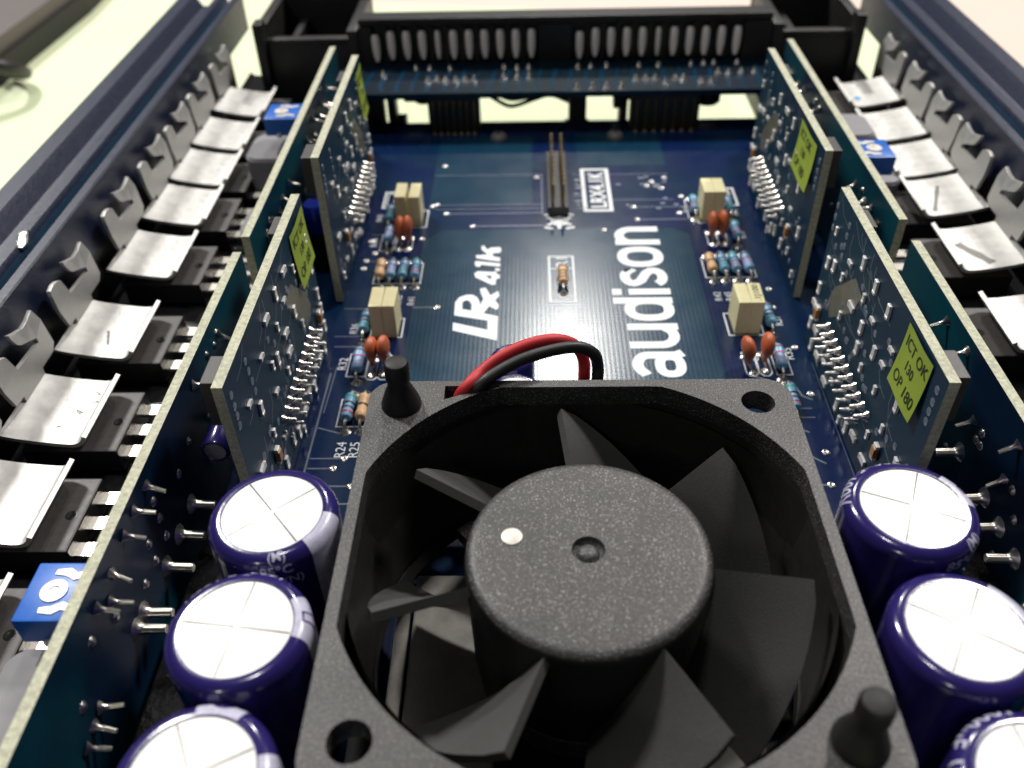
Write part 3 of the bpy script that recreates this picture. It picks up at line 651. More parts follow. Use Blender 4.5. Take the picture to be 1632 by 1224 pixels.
rp = lambda y0, y1, n, s: [(random.Random(s + k).uniform(y0, y1), random.Random(s * 3 + k).uniform(5, 24)) for k in range(n)]
side_board(-61.1, -60, 101.2, 'long upright front left board beside the left transistors, blue trimmer at its outer face', [(44.8, 24.4), (40.1, 24.4), (35.9, 24.4), (30.7, 23.2), (25.4, 23.4), (28.2, 20.8), (81, 23.2), (67, 23.6), (17.9, 13.4), (15.7, 13), (13, 12.8)],
           [(54.2, 10), (48, 10.1), (41.9, 10.2), (33, 11.6), (30.3, 11.7)], [(54, 17), (45.2, 20.6), (45.1, 17.2), (40.2, 17.3), (27.9, 18), (44.9, 13.6), (40.2, 13.8), (36, 13.9), (22.2, 21), (15.9, 17), (60, 18)] + rp(56, 96, 8, 5))
side_board(63.4, -60, 102.6, 'long upright front right board beside the right transistors, teal inner face', [(52.8, 23.4), (52.4, 16.8), (64.4, 17.4), (81.6, 24.0), (73.2, 24.2)],
           [(64.8, 10), (54.7, 10.2), (49, 10), (43.3, 9.8)], [(50, 17), (47, 14), (56, 8)] + rp(30, 98, 6, 9))
side_board(-60.9, 106.6, 206, 'long upright rear left board behind the lime-stickered boards', [(117, 21), (121.5, 21.5), (127, 20.6), (131, 21.5), (137, 22), (158, 22), (162, 20), (168, 22.4), (173, 21.4), (178, 22.6), (182, 21), (187, 22.6), (191, 21)],
           [(160, 14), (150, 12)], rp(110, 200, 14, 21))
side_board(63.6, 110.2, 206, 'long upright rear right board with teal inner face', [(119, 21), (123.5, 21.5), (128, 20.6), (134, 21.5), (170, 22), (176, 21), (182, 22.4), (188, 21.4), (194, 22.6)],
           [(150, 19), (153, 14)], rp(112, 200, 10, 33))
for p in (P_CHIP, P_TAN, P_PIN, P_THIN, P_POST): hidden(p)

# ------------------------------------------------------------------ trimmers and grey blocks outside the side boards
def trimmer(sx, y, label, z1=20.0, x0=62.2):
    s = sx
    t = thing('trimmer', label, 'trimmer', (s * x0, y, 0), 'blue trimmers')
    bm = nb(); box(bm, *sorted((0.0, s * 10.2)), -4.6, 4.6, z1 - 4.6, z1, 0, 0.3); obj('body', bm, 'trimblue', t, True)
    bm = nb(); cx = s * 6.4
    lathe(bm, [(1.75, z1), (1.75, z1 + 0.18), (0.75, z1 + 0.18), (0.6, z1 + 0.05)], 20, c=(cx, 0, 0)); obj('rotor', bm, 'trimwhite', t, True)
    for k in (-1, 1):
        bm = nb()
        P = [(cx - s * 2.0, 2.9 * k), (cx - s * 1.0, 3.6 * k), (cx + s * 0.8, 3.4 * k), (cx + s * 0.9, 2.6 * k), (cx - s * 0.6, 2.4 * k), (cx - s * 1.9, 1.7 * k), (cx - s * 3.8, 2.4 * k), (cx - s * 3.8, 3.4 * k)]
        plate(bm, P, [], lambda u, v, tt: (u, v, tt), z1 - 0.02, z1 + 0.14)
        obj('wiper_plate', bm, 'trimwhite', t)
    bm = nb(); box(bm, *sorted((s * 6.2, s * 7.2)), -5.1, -4.4, z1 - 4.9, z1 - 3.8); obj('foot', bm, 'trimwhite', t)
    return t
trimmer(-1, 30.4, 'bright blue square trimmer beside the front left long board')
trimmer(-1, 179.0, 'bright blue square trimmer beside the rear left long board', x0=64.2)
trimmer(1, 153.6, 'bright blue square trimmer on the right, beside the grey blocks', x0=66.0)
def grey_block(x, y, wx, wy, z, label, curl=False):
    t = thing('grey_block', label, 'component', (x, y, 0), 'grey moulded blocks')
    pts = []
    for cx, cy, a in ((1, 1, 0), (-1, 1, 90), (-1, -1, 180), (1, -1, 270)):
        rr = min(wx, wy) * 0.3
        pts += [(cx * (wx / 2 - rr) + rr * math.cos(R(a + 15 * k)), cy * (wy / 2 - rr) + rr * math.sin(R(a + 15 * k))) for k in range(7)]
    bm = nb(); plate(bm, pts, [], lambda u, v, tt: (u, v, tt), 0, z)
    es = [e for e in bm.edges if all(abs(v.co.z - z) < 1e-4 for v in e.verts) and any(abs(f.normal.z) < 0.5 for f in e.link_faces)]
    bm.normal_update(); bmesh.ops.bevel(bm, geom=es, offset=0.5, segments=2, affect='EDGES')
    obj('body', bm, 'grey', t, True)
    if curl:
        bm = nb(); tube(bm, catmull([(-wx * .3, wy * .2, z + .03), (0, wy * .32, z + .03), (wx * .3, wy * .1, z + .03), (wx * .1, -wy * .25, z + .03), (-wx * .25, -wy * .1, z + .03)], 6), 0.12, 5); obj('pen_mark', bm, 'scuff', t)
    return t
grey_block(-70.6, 19.2, 9.5, 15.0, 13.0, 'grey rounded block in front of the front left trimmer')
grey_block(-73.6, 177.0, 13.0, 16.0, 11.5, 'grey rounded block below the rear left trimmer')
grey_block(-70.6, 148.6, 11.0, 13.5, 6.0, 'low grey block with a drawn curl, left of the rear left board', True)
grey_block(77.0, 184.0, 10.8, 14.0, 12.0, 'grey rounded block behind the right trimmer')
grey_block(77.5, 163.4, 13.0, 8.5, 8.0, 'low grey block just behind the right trimmer')

# ------------------------------------------------------------------ electrolytic capacitors
def rim_pt(v, r0, z1, lift, rf=1.6):
    """Point on the sleeve at arc length v from the inner lip: over the rounded shoulder and down the side."""
    ri = r0 - rf - 0.25
    if v < 0.25: return ri + v, z1 + lift
    a = (v - 0.25) / rf
    if a < PI / 2: return r0 - rf + (rf + lift) * math.sin(a), z1 - rf + (rf + lift) * math.cos(a)
    return r0 + lift, z1 - rf - (v - 0.25 - rf * PI / 2)
def patch_bm(a0, a1, v0, v1, r0, z1, lift, na=10, nv=10):
    bm = nb(); g = []
    for i in range(na + 1):
        row = []
        for j in range(nv + 1):
            a = R(a0 + (a1 - a0) * i / na); r, z = rim_pt(v0 + (v1 - v0) * j / nv if v1 < 8 else (v0 + (3.2 - v0) * j / (nv - 3) if j <= nv - 3 else 3.2 + (v1 - 3.2) * (j - nv + 3) / 3), r0, z1, lift)
            row.append(bm.verts.new((r * math.cos(a), r * math.sin(a), z)))
        g.append(row)
    for i in range(na):
        for j in range(nv): bm.faces.new((g[i][j], g[i + 1][j], g[i + 1][j + 1], g[i][j + 1]))
    bmesh.ops.recalc_face_normals(bm, faces=bm.faces)
    return bm
def rim_text(bm, body, size, a0, vbase, r0, z1, bold=0.02):
    def fn(c):
        a = R(a0) + c.x / r0; r, z = rim_pt(max(0.02, vbase - c.y), r0, z1, 0.045)
        return Vector((r * math.cos(a), r * math.sin(a), z))
    merge(bm, text_bm(body, size, bold, cuts=2), fn)
def big_cap(x, y, z1, label, stripe, cross, texts, r0=8.15, oval=None, mark=True):
    t = thing('electrolytic_capacitor', label, 'capacitor', (x, y, 0), 'large violet capacitors beside the fan')
    rf = 1.6; bm = nb()
    pr = [(r0 - 0.5, 0), (r0, 0.5)] + [rim_pt(0.25 + rf * PI / 2 - rf * PI / 2 * k / 8, r0, z1, 0) for k in range(0, 9)] + [(r0 - rf - 0.25, z1), (r0 - rf - 0.3, z1 - 0.5)]
    lathe(bm, pr, 56); obj('sleeve', bm, 'purple', t, True)
    bm = nb(); rt = r0 - rf - 0.3                    # top: four pressed quarters with grooves between them
    lathe(bm, [(rt, z1 - 0.45), (rt, z1 - 0.42)], 48, mi=1)
    slits = []
    for q in range(4):
        a_ = R(cross + 90 * q); ri_, w0, w1 = [(0.9, .05, .10), (0.35, .09, .12), (1.0, .04, .09), (0.3, .06, .13)][q]
        e = Vector((math.cos(a_), math.sin(a_))); n_ = Vector((-e.y, e.x)); off = n_ * [0.10, -0.05, -0.10, 0.05][q]
        slits.append([tuple(e * ri_ + off - n_ * w0), tuple(e * (rt - 0.12) + off - n_ * w1), tuple(e * (rt - 0.12) + off + n_ * w1), tuple(e * ri_ + off + n_ * w0)])
    def fn(u, v, tt):
        rr = math.hypot(u, v) / rt
        return (u, v, tt + (0.10 * (1 - rr) * (1 + 0.5 * math.sin(2 * math.atan2(v, u) + cross)) if tt > z1 - 0.3 else 0))
    plate(bm, circ(0, 0, rt, 48), slits, fn, z1 - 0.43, z1 - 0.12)
    obj('vent_top', bm, ['captop', 'scuff'], t)
    bm = patch_bm(stripe - 22, stripe + 22, 0.12, 24, r0, z1, 0.03, 12, 14); s = obj('stripe', bm, 'stripe', t, True)
    if mark:
        bm = nb()
        for (a0, a1, v0, v1) in [(-5.5, 5.5, 0.9, 1.15), (-5.5, 5.5, 3.3, 3.55), (-5.5, -3.6, 1.15, 3.3), (3.6, 5.5, 1.15, 3.3)]:
            merge(bm, patch_bm(stripe + a0, stripe + a1, v0, v1, r0, z1, 0.06, 4, 4))
        obj('minus_mark', bm, 'purple', s, True)
    for body, size, a0, vb in texts:
        bm = nb(); rim_text(bm, body, size, a0, vb, r0, z1); obj('printed_rating', bm, 'stripe', t)
    if oval:
        o = obj('printed_patch', patch_bm(oval - 20, oval + 20, 0.2, 4.6, r0, z1, 0.04, 12, 8), 'stripe', t, True)
        bm = nb(); n = 20; c = bm.verts.new((0, 0, 0)); ring = []
        for k in range(n):
            a = R(oval + 9 * math.cos(2 * PI * k / n)); r, z = rim_pt(2.0 + 0.95 * math.sin(2 * PI * k / n), r0, z1, 0.09)
            ring.append(bm.verts.new((r * math.cos(a), r * math.sin(a), z)))
        r, z = rim_pt(2.0, r0, z1, 0.10); c.co = (r * math.cos(R(oval)), r * math.sin(R(oval)), z)
        for k in range(n): bm.faces.new((c, ring[k], ring[(k + 1) % n]))
        bmesh.ops.recalc_face_normals(bm, faces=bm.faces); obj('oval_mark', bm, 'purple', o)
    return t
RT = '1000\u00b5F 100V'
big_cap(-39.3, 35.0, 30, 'violet capacitor left of the fan, rearmost of three, lettered 85\u00b0C', -22, 40, [('(M)', 1.7, -82, 1.5), ('85\u00b0C', 1.9, -90, 3.5), ('(N)', 1.8, -72, 5.5)], mark=False)
big_cap(-39.6, 18.2, 30, 'violet capacitor left of the fan, middle of three, rating along its far rim', 12, 83, [(RT, 2.5, 62, 2.9)])
big_cap(-39.8, 1.4, 30, 'violet capacitor left of the fan with oval mark, nearest of three', -3, 118, [('D11', 2.5, 112, 3.4)], oval=82)
big_cap(40.2, 35.6, 30, 'violet capacitor right of the fan, rearmost of three, rating along its far rim', 22, 66, [(RT, 2.7, 76, 2.9), ('85\u00b0C', 2.2, -76, 4.0), ('(M)', 1.8, -52, 2.0)])
big_cap(40.3, 18.0, 30, 'violet capacitor right of the fan, middle of three, without visible lettering', 30, 58, [], mark=False)
big_cap(41.4, 0.8, 30, 'violet capacitor right of the fan, nearest of three, cut by the picture edge', 20, 96, [(RT, 2.9, 92, 3.0)])
def mid_cap(x, y, z1, r0, label, stripe):
    t = thing('electrolytic_capacitor', label, 'capacitor', (x, y, 0), 'violet capacitors behind the fan')
    rf = 0.9; bm = nb()
    pr = [(r0 - 0.3, 0), (r0, 0.3)] + [(r0 - rf + rf * math.cos(R(90) * k / 6), z1 - rf + rf * math.sin(R(90) * k / 6)) for k in range(7)] + [(r0 - rf - 0.2, z1), (r0 - rf - 0.2, z1 - 0.3)]
    lathe(bm, pr, 40); obj('sleeve', bm, 'purple', t, True)
    bm = nb(); lathe(bm, [(r0 - rf - 0.2, z1 - 0.2), (r0 - rf - 0.2, z1 - 0.1)], 36)
    box(bm, -r0 * 0.75, r0 * 0.75, -0.06, 0.06, z1 - 0.15, z1 - 0.07); box(bm, -0.06, 0.06, -r0 * 0.75, r0 * 0.75, z1 - 0.15, z1 - 0.068)
    obj('vent_top', bm, 'captop', t)
    bm = nb(); n = 8
    for i in range(n):
        a, b = R(stripe - 22 + 44 * i / n), R(stripe - 22 + 44 * (i + 1) / n)
        pts = [(r0 - rf, z1 + 0.03), (r0 - rf * .3, z1 - rf * .27), (r0 + 0.03, z1 - rf), (r0 + 0.03, 2)]
        for (r1, za), (r2, zb) in zip(pts, pts[1:]):
            bm.faces.new([bm.verts.new(p) for p in ((r1 * math.cos(a), r1 * math.sin(a), za), (r2 * math.cos(a), r2 * math.sin(a), zb), (r2 * math.cos(b), r2 * math.sin(b), zb), (r1 * math.cos(b), r1 * math.sin(b), za))])
    bmesh.ops.recalc_face_normals(bm, faces=bm.faces); obj('stripe', bm, 'stripe', t, True)
    return t
mid_cap(-9.6, 75.6, 14, 5.3, 'white-topped violet capacitor just behind the fan, under its wires', 100)
mid_cap(-10.3, 87.0, 13, 4.0, 'violet capacitor half hidden behind the red fan wire', 120)

t = thing('small_capacitor', 'small violet capacitor lying beside the front left board, grey end showing', 'capacitor', (-55.4, 57.4, 18.2))
bm = nb(); lathe(bm, [(1.6, 0.25), (2.05, 0), (2.25, 0.4), (2.25, 8), (1.9, 8.6)], 24, 'Y'); obj('sleeve', bm, 'purple', t, True)
bm = nb(); lathe(bm, [(1.65, 0.1), (1.65, 0.3)], 20, 'Y'); obj('end_disc', bm, 'grey', t)
bm = nb(); tube(bm, [(0, 8, 0), (0, 11, -1), (0, 12, -4), (0, 12, -18)], 0.3, 6); obj('lead', bm, 'tin', t)
t = thing('small_capacitor', 'small shiny blue capacitor standing behind the front left board', 'capacitor', (-55.6, 137.5, 0))
bm = nb(); lathe(bm, [(2.4, 9.6), (2.7, 10), (2.7, 15.4), (2.1, 16.4)], 20); obj('sleeve', bm, 'bluefilm', t, True)
bm = nb(); lathe(bm, [(2.6, 0), (2.6, 9.6)], 16); obj('dark_base', bm, 'rubber', t)  # plain black body filling in below the blue sleeve
for x, y, r, hh, lab in [(-55.2, 70, 3.6, 11, 'low black round part in the dark gap beside the front left board'), (56.6, 72, 3.8, 9, 'low black round part in the dark gap beside the front right board'), (-55.2, 155, 3.6, 15, 'black round part between the two rear left boards'), (57, 146, 3.6, 15, 'black round part between the two rear right boards')]:
    t = thing('black_capacitor', lab, 'capacitor', (x, y, 0)); bm = nb(); lathe(bm, [(r, 0), (r, hh - 0.5), (r - 0.5, hh)], 22); obj('sleeve', bm, 'rubber', t, True)
    bm = nb(); lathe(bm, [(r - 0.8, hh), (r - 0.9, hh + 0.05)], 18); obj('end_disc', bm, 'packside', t)

for x0, x1, y0, y1, lab in [(-58.5, -49.2, -20, 52.0, 'glossy black strip between the left capacitors and the long board'), (50.2, 60.8, -20, 51.0, 'glossy black strip between the right capacitors and the long board')]:
    t = thing('insulating_strip', lab, 'insulator', (x0, y0, 0), 'black strips outside the capacitors')
    bm = nb(); box(bm, 0, x1 - x0, 0, y1 - y0, 0.05, 5.6, 0, 0.5); obj('strip', bm, 'blackgloss', t, True)
    for k in range(5):
        bm = nb(); lathe(bm, [(0.55, 5.6), (0.5, 5.9), (0.15, 6.2)], 8, c=(random.uniform(1.5, x1 - x0 - 1.5), 22 + 10.5 * k + random.uniform(-3, 3), 0)); obj('solder_tip', bm, 'tin', t, True)
# ------------------------------------------------------------------ resistors, film and ceramic capacitors on the main board
def make_resistor(kind):
    t = thing('resistor', '', 'resistor', (0, 0, 0), 'resistors on the main board')
    body, bands = {'b1': ('resblue', ['band_red', 'band_brown', 'band_black', 'band_green']), 'b2': ('resblue', ['band_pale', 'band_pale', 'band_red', 'band_brown']), 'b3': ('resblue', ['band_green', 'band_brown', 'band_black', 'band_brown']),
                   'tan': ('restan', ['band_black']), 'tan3': ('restan', ['band_brown', 'band_brown', 'band_black', 'band_brown'])}[kind]
    bm = nb(); lathe(bm, [(0.3, -3.3), (0.95, -3.1), (1.2, -2.6), (1.2, -1.9), (1.02, -1.5), (1.0, 0), (1.02, 1.5), (1.2, 1.9), (1.2, 2.6), (0.95, 3.1), (0.3, 3.3)], 14, 'Y', (0, 0, 1.55)); obj('body', bm, body, t, True)
    at = {1: [0.0], 4: [-2.25, -0.75, 0.5, 2.2]}[len(bands)]
    for b, y in zip(bands, at):
        bm = nb(); rr = 1.23 if abs(y) > 1.8 else 1.04
        lathe(bm, [(rr, y - 0.28), (rr, y + 0.28)], 14, 'Y', (0, 0, 1.55), cap=False); obj('band', bm, b, t, True)
    for s in (-1, 1):
        bm = nb(); tube(bm, catmull([(0, s * 3.2, 1.55), (0, s * 4.3, 1.5), (0, s * 5.0, 1.0), (0, s * 5.2, -0.2)], 4), 0.3, 7)
        lathe(bm, [(1.15, 0.02), (1.0, 0.12), (0.5, 0.5), (0.3, 0.75)], 12, c=(0, s * 5.2, 0)); obj('lead', bm, 'solder', t, True)
    return t
PROTO = {k: make_resistor(k) for k in ('b1', 'b2', 'b3', 'tan', 'tan3')}; used = set()
def resistor(kind, x, y, label, rz=0):
    if kind not in used:
        used.add(kind); o = PROTO[kind]; o.location = (x, y, 0); o['label'] = label
    else: o = copy_thing(PROTO[kind], (x, y, 0), label)
    o.rotation_euler = (0, 0, R(rz))
for k, x, y, l, rz in [
    ('b1', -41.6, 86.1, 'blue banded resistor above the printed R24, left of the fan peg', -1), ('tan', -38.95, 86.1, 'tan resistor above the printed R25, touching the fan corner', 1),
    ('b2', -41.8, 100.2, 'blue resistor beside the printed R32', 2), ('b3', -42.3, 113.4, 'blue resistor beside the printed R36, left of the front film capacitors', 1),
    ('tan', -41.5, 133.5, 'tan resistor heading the row of four on the left', 1), ('b2', -39.0, 133.5, 'pale banded blue resistor next to the tan one, left row of four', 0), ('b3', -36.25, 133.5, 'third resistor of the left row of four, green band', -1), ('b1', -33.45, 133.4, 'blue resistor ending the left row of four, towards the lettering', 1),
    ('b2', -41.5, 148.8, 'blue resistor left of the rear left pair of orange capacitors', 1), ('b3', -42.3, 158.8, 'blue resistor left of the rear left film capacitors', 0),
    ('tan3', 0.3, 130.3, 'tan striped resistor alone in the white box amid the lettering', 0),
    ('tan', 34.3, 134.6, 'tan resistor heading the row of four on the right', 1), ('b3', 37.0, 134.8, 'second resistor of the right row of four, next to the tan one', 1), ('b1', 39.7, 134.9, 'third resistor of the right row of four', 1), ('b2', 42.5, 134.8, 'outermost blue resistor of the right row of four', 2),
    ('b1', 34.2, 162.0, 'blue resistor on the inner side of the rear right film capacitors', -1), ('b3', 43.0, 161.4, 'blue resistor on the outer side of the rear right film capacitors', -1), ('b1', 42.5, 149.2, 'blue resistor right of the rear right pair of orange capacitors', -2),
    ('b3', 43.4, 114.4, 'blue resistor beside the printed R37', -2), ('b2', 42.6, 100.2, 'blue resistor beside the printed R35', -3), ('b1', 42.4, 88.0, 'blue banded resistor peeping out right of the fan corner', -2)]:
    resistor(k, x, y, l, rz)
F0 = thing('film_capacitor', '', 'capacitor', (0, 0, 0), 'cream film capacitors')
bm = nb(); box(bm, -1.32, 1.32, -3.55, 3.55, 0.3, 8.2, 0, 0.16); obj('case', bm, 'cream', F0)
for s in (-1, 1):
    bm = nb(); tube(bm, [(0, 2.5 * s, 0.5), (0, 2.5 * s, -0.3)], 0.3, 6); lathe(bm, [(0.9, 0.02), (0.7, 0.15), (0.35, 0.28)], 10, c=(0, 2.5 * s, 0)); obj('lead', bm, 'solder', F0)
for i, (x, y, l, rz) in enumerate([(-38.9, 158.6, 'cream film capacitor, outer one of the rear left pair', 0), (-35.4, 158.4, 'cream film capacitor, inner one of the rear left pair', 0), (-39.0, 112.9, 'cream film capacitor, outer one of the front left pair', 0), (-36.25, 112.9, 'cream film capacitor, inner one of the front left pair', -1),
                                   (36.5, 159.1, 'cream film capacitor, inner one of the rear right pair', 0), (39.2, 159.1, 'cream film capacitor, outer one of the rear right pair', 0), (36.6, 113.0, 'cream film capacitor, inner one of the front right pair, blank top', 1), (39.35, 113.0, 'cream film capacitor with printed top, outer one of the front right pair', -1)]):
    if i == 0: F0.location = (x, y, 0); F0['label'] = l; o = F0
    else: o = copy_thing(F0, (x, y, 0), l)
    o.rotation_euler = (0, 0, R(rz))
bm = nb(); merge(bm, text_bm('.1J100', 1.75, 0.02, width=5.6), lambda c: Vector((0.62 - c.y, -2.8 + c.x, 8.23))); obj('printed_code', bm, 'ink', o)
K0 = thing('ceramic_capacitor', '', 'capacitor', (0, 0, 0), 'orange ceramic capacitors')
bm = nb(); lathe(bm, [(0.26, 0.5), (0.45, 1.2), (0.62, 2.2), (0.95, 3.2), (1.2, 4.4), (1.22, 5.4), (1.0, 6.4), (0.6, 7.05), (0.2, 7.3)], 18, 'Z', (0, 0, 0), 0, 1.05, 2.0); obj('coating', bm, 'orange', K0, True)
for s in (-1, 1):
    bm = nb(); tube(bm, [(0, 0.35 * s, 1.0), (0, 1.9 * s, 0.6), (0, 2.5 * s, -0.2)], 0.26, 6); lathe(bm, [(0.95, 0.02), (0.8, 0.14), (0.3, 0.4)], 10, c=(0, 2.5 * s, 0)); obj('lead', bm, 'solder', K0, True)
for i, (x, y, l, rz) in enumerate([(-38.6, 147.0, 'orange ceramic capacitor, outer of the rear left two', 2), (-36.4, 147.0, 'orange ceramic capacitor, inner of the rear left two', -4), (-38.9, 99.6, 'orange ceramic capacitor, outer of the front left two', 0), (-36.4, 99.9, 'orange ceramic capacitor half behind the fan peg', -6),
                                   (36.6, 147.6, 'orange ceramic capacitor, inner of the rear right two', 3), (39.3, 147.8, 'orange ceramic capacitor, outer of the rear right two', 6), (36.4, 99.4, 'orange ceramic capacitor, inner of the front right two, leaning', 10), (39.5, 100.2, 'orange ceramic capacitor, outer of the front right two', 0)]):
    if i == 0: K0.location = (x, y, 0); K0['label'] = l; o = K0
    else: o = copy_thing(K0, (x, y, 0), l)
    o.rotation_euler = (R(random.uniform(-4, 4)), R(-9 if i == 6 else random.uniform(-4, 4)), R(rz))

# ------------------------------------------------------------------ pin header and screws
t = thing('pin_header', 'black two-row pin header with gilt pins standing behind the white star mark', 'connector', (0, 0, 0))
bm = nb(); box(bm, -2.6, 2.6, 158.9, 190.0, 0.05, 2.6, 0, 0.15); obj('base', bm, 'plastic', t)
bm = nb(); box(bm, -0.32, 0.32, -0.32, 0.32, 2.0, 8.6, 0, 0.12); p0 = obj('pin', bm, 'gold', t)
p0.location = (-1.27, 160.2, 0)
for k in range(24):
    if k: inst(p0, t, (-1.27 + 2.54 * (k % 2), 160.2 + 2.54 * (k // 2), 0))
for x, lab in [(-16.1, 'dull screw head on the board left of the pin header'), (17.6, 'dull screw head on the board right of the pin header')]:
    t = thing('screw', lab, 'screw', (x, 204.2, 0)); bm = nb(); lathe(bm, [(2.4, 0.05), (2.3, 0.7), (1.8, 1.3), (0.8, 1.6)], 20); obj('head', bm, 'scuff', t, True)
    bm = nb(); box(bm, -1.1, 1.1, -0.22, 0.22, 1.3, 1.66); box(bm, -0.22, 0.22, -1.1, 1.1, 1.3, 1.67); obj('cross_slot', bm, 'packside', t)

# ------------------------------------------------------------------ fan
FAN = thing('cooling_fan', 'square charcoal plastic fan with seven blades in the foreground', 'fan', (0, 30, 0))
def rsq(hw, rad, n=8):
    pts = []
    for cx, cy, a in ((1, 1, 0), (-1, 1, 90), (-1, -1, 180), (1, -1, 270)):
        pts += [(cx * (hw - rad) + rad * math.cos(R(a + 90 * k / n)), cy * (hw - rad) + rad * math.sin(R(a + 90 * k / n))) for k in range(n + 1)]
    return pts
N = 96
def opening(r, flat):
    out = []
    for k in range(N):
        a = 2 * PI * k / N; c_, s_ = math.cos(a), math.sin(a)
        out.append((r * c_, r * s_) if max(abs(r * c_), abs(r * s_)) <= flat else (flat * c_ / max(abs(c_), abs(s_)), flat * s_ / max(abs(c_), abs(s_))))
    return out
bm = nb()
holes = [circ(25 * a, 25 * b, 2.35, 24) for a in (-1, 1) for b in (-1, 1)]
notch = [(-19.3, 25.9), (-17.0, 26.9), (-11.4, 28.35), (-11.4, 28.9), (-19.3, 28.9)]
op1 = opening(30.8, 28.5)
plate(bm, rsq(30, 3.6), [op1, notch] + holes, lambda u, v, tt: (u, v, tt), 26.6, 30)
# throat: flared mouth narrowing to a tube
rings = [[bm.verts.new((x, y, z)) for x, y in lp] for z, lp in ((26.6, opening(30.8, 28.5)), (23, opening(30.2, 28.4)), (15, opening(29.0, 28.25)), (5, opening(28.2, 28.2)))]
for A, B in zip(rings, rings[1:]):
    for k in range(N): bm.faces.new((A[(k + 1) % N], A[k], B[k], B[(k + 1) % N]))
outr = [[bm.verts.new((29.4 * math.cos(2 * PI * k / N), 29.4 * math.sin(2 * PI * k / N), z)) for k in range(N)] for z in (26.6, 8)]
for k in range(N): bm.faces.new((outr[0][k], outr[0][(k + 1) % N], outr[1][(k + 1) % N], outr[1][k]))
plate(bm, rsq(30, 3.6), [opening(28.2, 28.2)] + [circ(25 * a, 25 * b, 2.35, 24) for a in (-1, 1) for b in (-1, 1)], lambda u, v, tt: (u, v, tt), 5, 8.2)
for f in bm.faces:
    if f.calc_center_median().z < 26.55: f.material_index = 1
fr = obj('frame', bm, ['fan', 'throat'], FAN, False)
me = fr.data
for p in me.polygons: p.use_smooth = True
me.set_sharp_from_angle(angle=R(32))
for k in range(4):       # struts that hold the motor
    a = R(38 + 90 * k); bm = nb(); n = Vector((-math.sin(a), math.cos(a), 0)) * 1.6
    P = [Vector((math.cos(a) * r, math.sin(a) * r, 0)) for r in (13, 28.4)]
    vs = [bm.verts.new(q + s * n + Vector((0, 0, z))) for z in (5, 7.4) for q, s in ((P[0], -1), (P[1], -1), (P[1], 1), (P[0], 1))]
    for f in ((0, 3, 2, 1), (4, 5, 6, 7), (0, 1, 5, 4), (1, 2, 6, 5), (2, 3, 7, 6), (3, 0, 4, 7)): bm.faces.new([vs[i] for i in f])
    obj('strut', bm, 'fan', FAN)
bm = nb(); lathe(bm, [(14.2, 5), (14.2, 8.6), (13.4, 9.4)], 48); obj('motor_base', bm, 'fan', FAN, True)
bm = nb()
lathe(bm, [(14.7, 10), (15.1, 27.2), (14.9, 28.0), (14.4, 28.5), (13.7, 28.62), (13.2, 28.64), (2.3, 28.64), (2.05, 28.64), (1.9, 27.9), (1.65, 27.7), (1.45, 27.7), (1.2, 28.15), (0.7, 28.4), (0.2, 28.45)], 72)
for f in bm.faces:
    if f.calc_center_median().z < 27.9 and f.calc_center_median().xy.length > 10: f.material_index = 1  # side faces take the shade-darkened colour
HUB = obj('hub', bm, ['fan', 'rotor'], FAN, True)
bm = nb(); lathe(bm, [(1.35, 28.64), (1.3, 28.78), (0.9, 28.9), (0.3, 28.88)], 18, c=(-9.3, 2.0, 0)); obj('pale_dot', bm, 'trimwhite', HUB, True)
def blade_bm():
    bm = nb(); nu, nv = 6, 10; th = 1.15; top = []; bot = []
    for j in range(nv + 1):
        v = j / nv; rt, rb = [], []
        for i in range(nu + 1):
            u = i / nu; tip = 27.0 - (1.6 * max(0, v - 0.35) ** 1.3 + 0.5 * max(0, 0.08 - v) * 10)
            r = 14.3 + (tip - 14.3) * u
            ang = -R(31 + 6 * u) * v ** 0.9; z = 27.6 - 16.5 * v - 0.5 * math.sin(PI * v)
            cx, sy_ = math.cos(ang), math.sin(ang)
            nrm = Vector((-sy_, cx, 0)) * 0.62 + Vector((0, 0, 0.78))
            p = Vector((r * cx, r * sy_, z)); t_ = th * (1 - 0.35 * v)
            rt.append(bm.verts.new(p + nrm * 0 )); rb.append(bm.verts.new(p + Vector((-sy_, cx, 0)) * t_ * 0.75 - Vector((0, 0, 0.25)) if False else p - Vector((-sy_, cx, 0)) * 0 - Vector((0, 0, t_)) + Vector((-sy_, cx, 0)) * t_ * 0.55))
        top.append(rt); bot.append(rb)
    for j in range(nv):
        for i in range(nu):
            bm.faces.new((top[j][i], top[j][i + 1], top[j + 1][i + 1], top[j + 1][i])); bm.faces.new((bot[j][i + 1], bot[j][i], bot[j + 1][i], bot[j + 1][i + 1]))
        for i in (0, nu): bm.faces.new((top[j][i], top[j + 1][i], bot[j + 1][i], bot[j][i]))
    for j in (0, nv):
        for i in range(nu): bm.faces.new((top[j][i], top[j][i + 1], bot[j][i + 1], bot[j][i]))
    bmesh.ops.recalc_face_normals(bm, faces=bm.faces)
    return bm
b0 = obj('blade', blade_bm(), 'blade', FAN, True)
for k, a in enumerate((95.5, 147, 198, 248.5, 300.5, 352, 43.6)):
    o = b0 if k == 0 else inst(b0, FAN, (0, 0, 0)); o.rotation_euler = (0, 0, R(a))
peg = [(2.35, 24), (2.35, 29.8), (2.85, 30.05), (2.8, 30.6), (2.45, 31.6), (1.95, 32.9), (1.55, 33.9), (1.55, 34.5), (1.74, 35.0), (1.76, 37.2), (1.5, 37.75), (1.3, 37.85)]
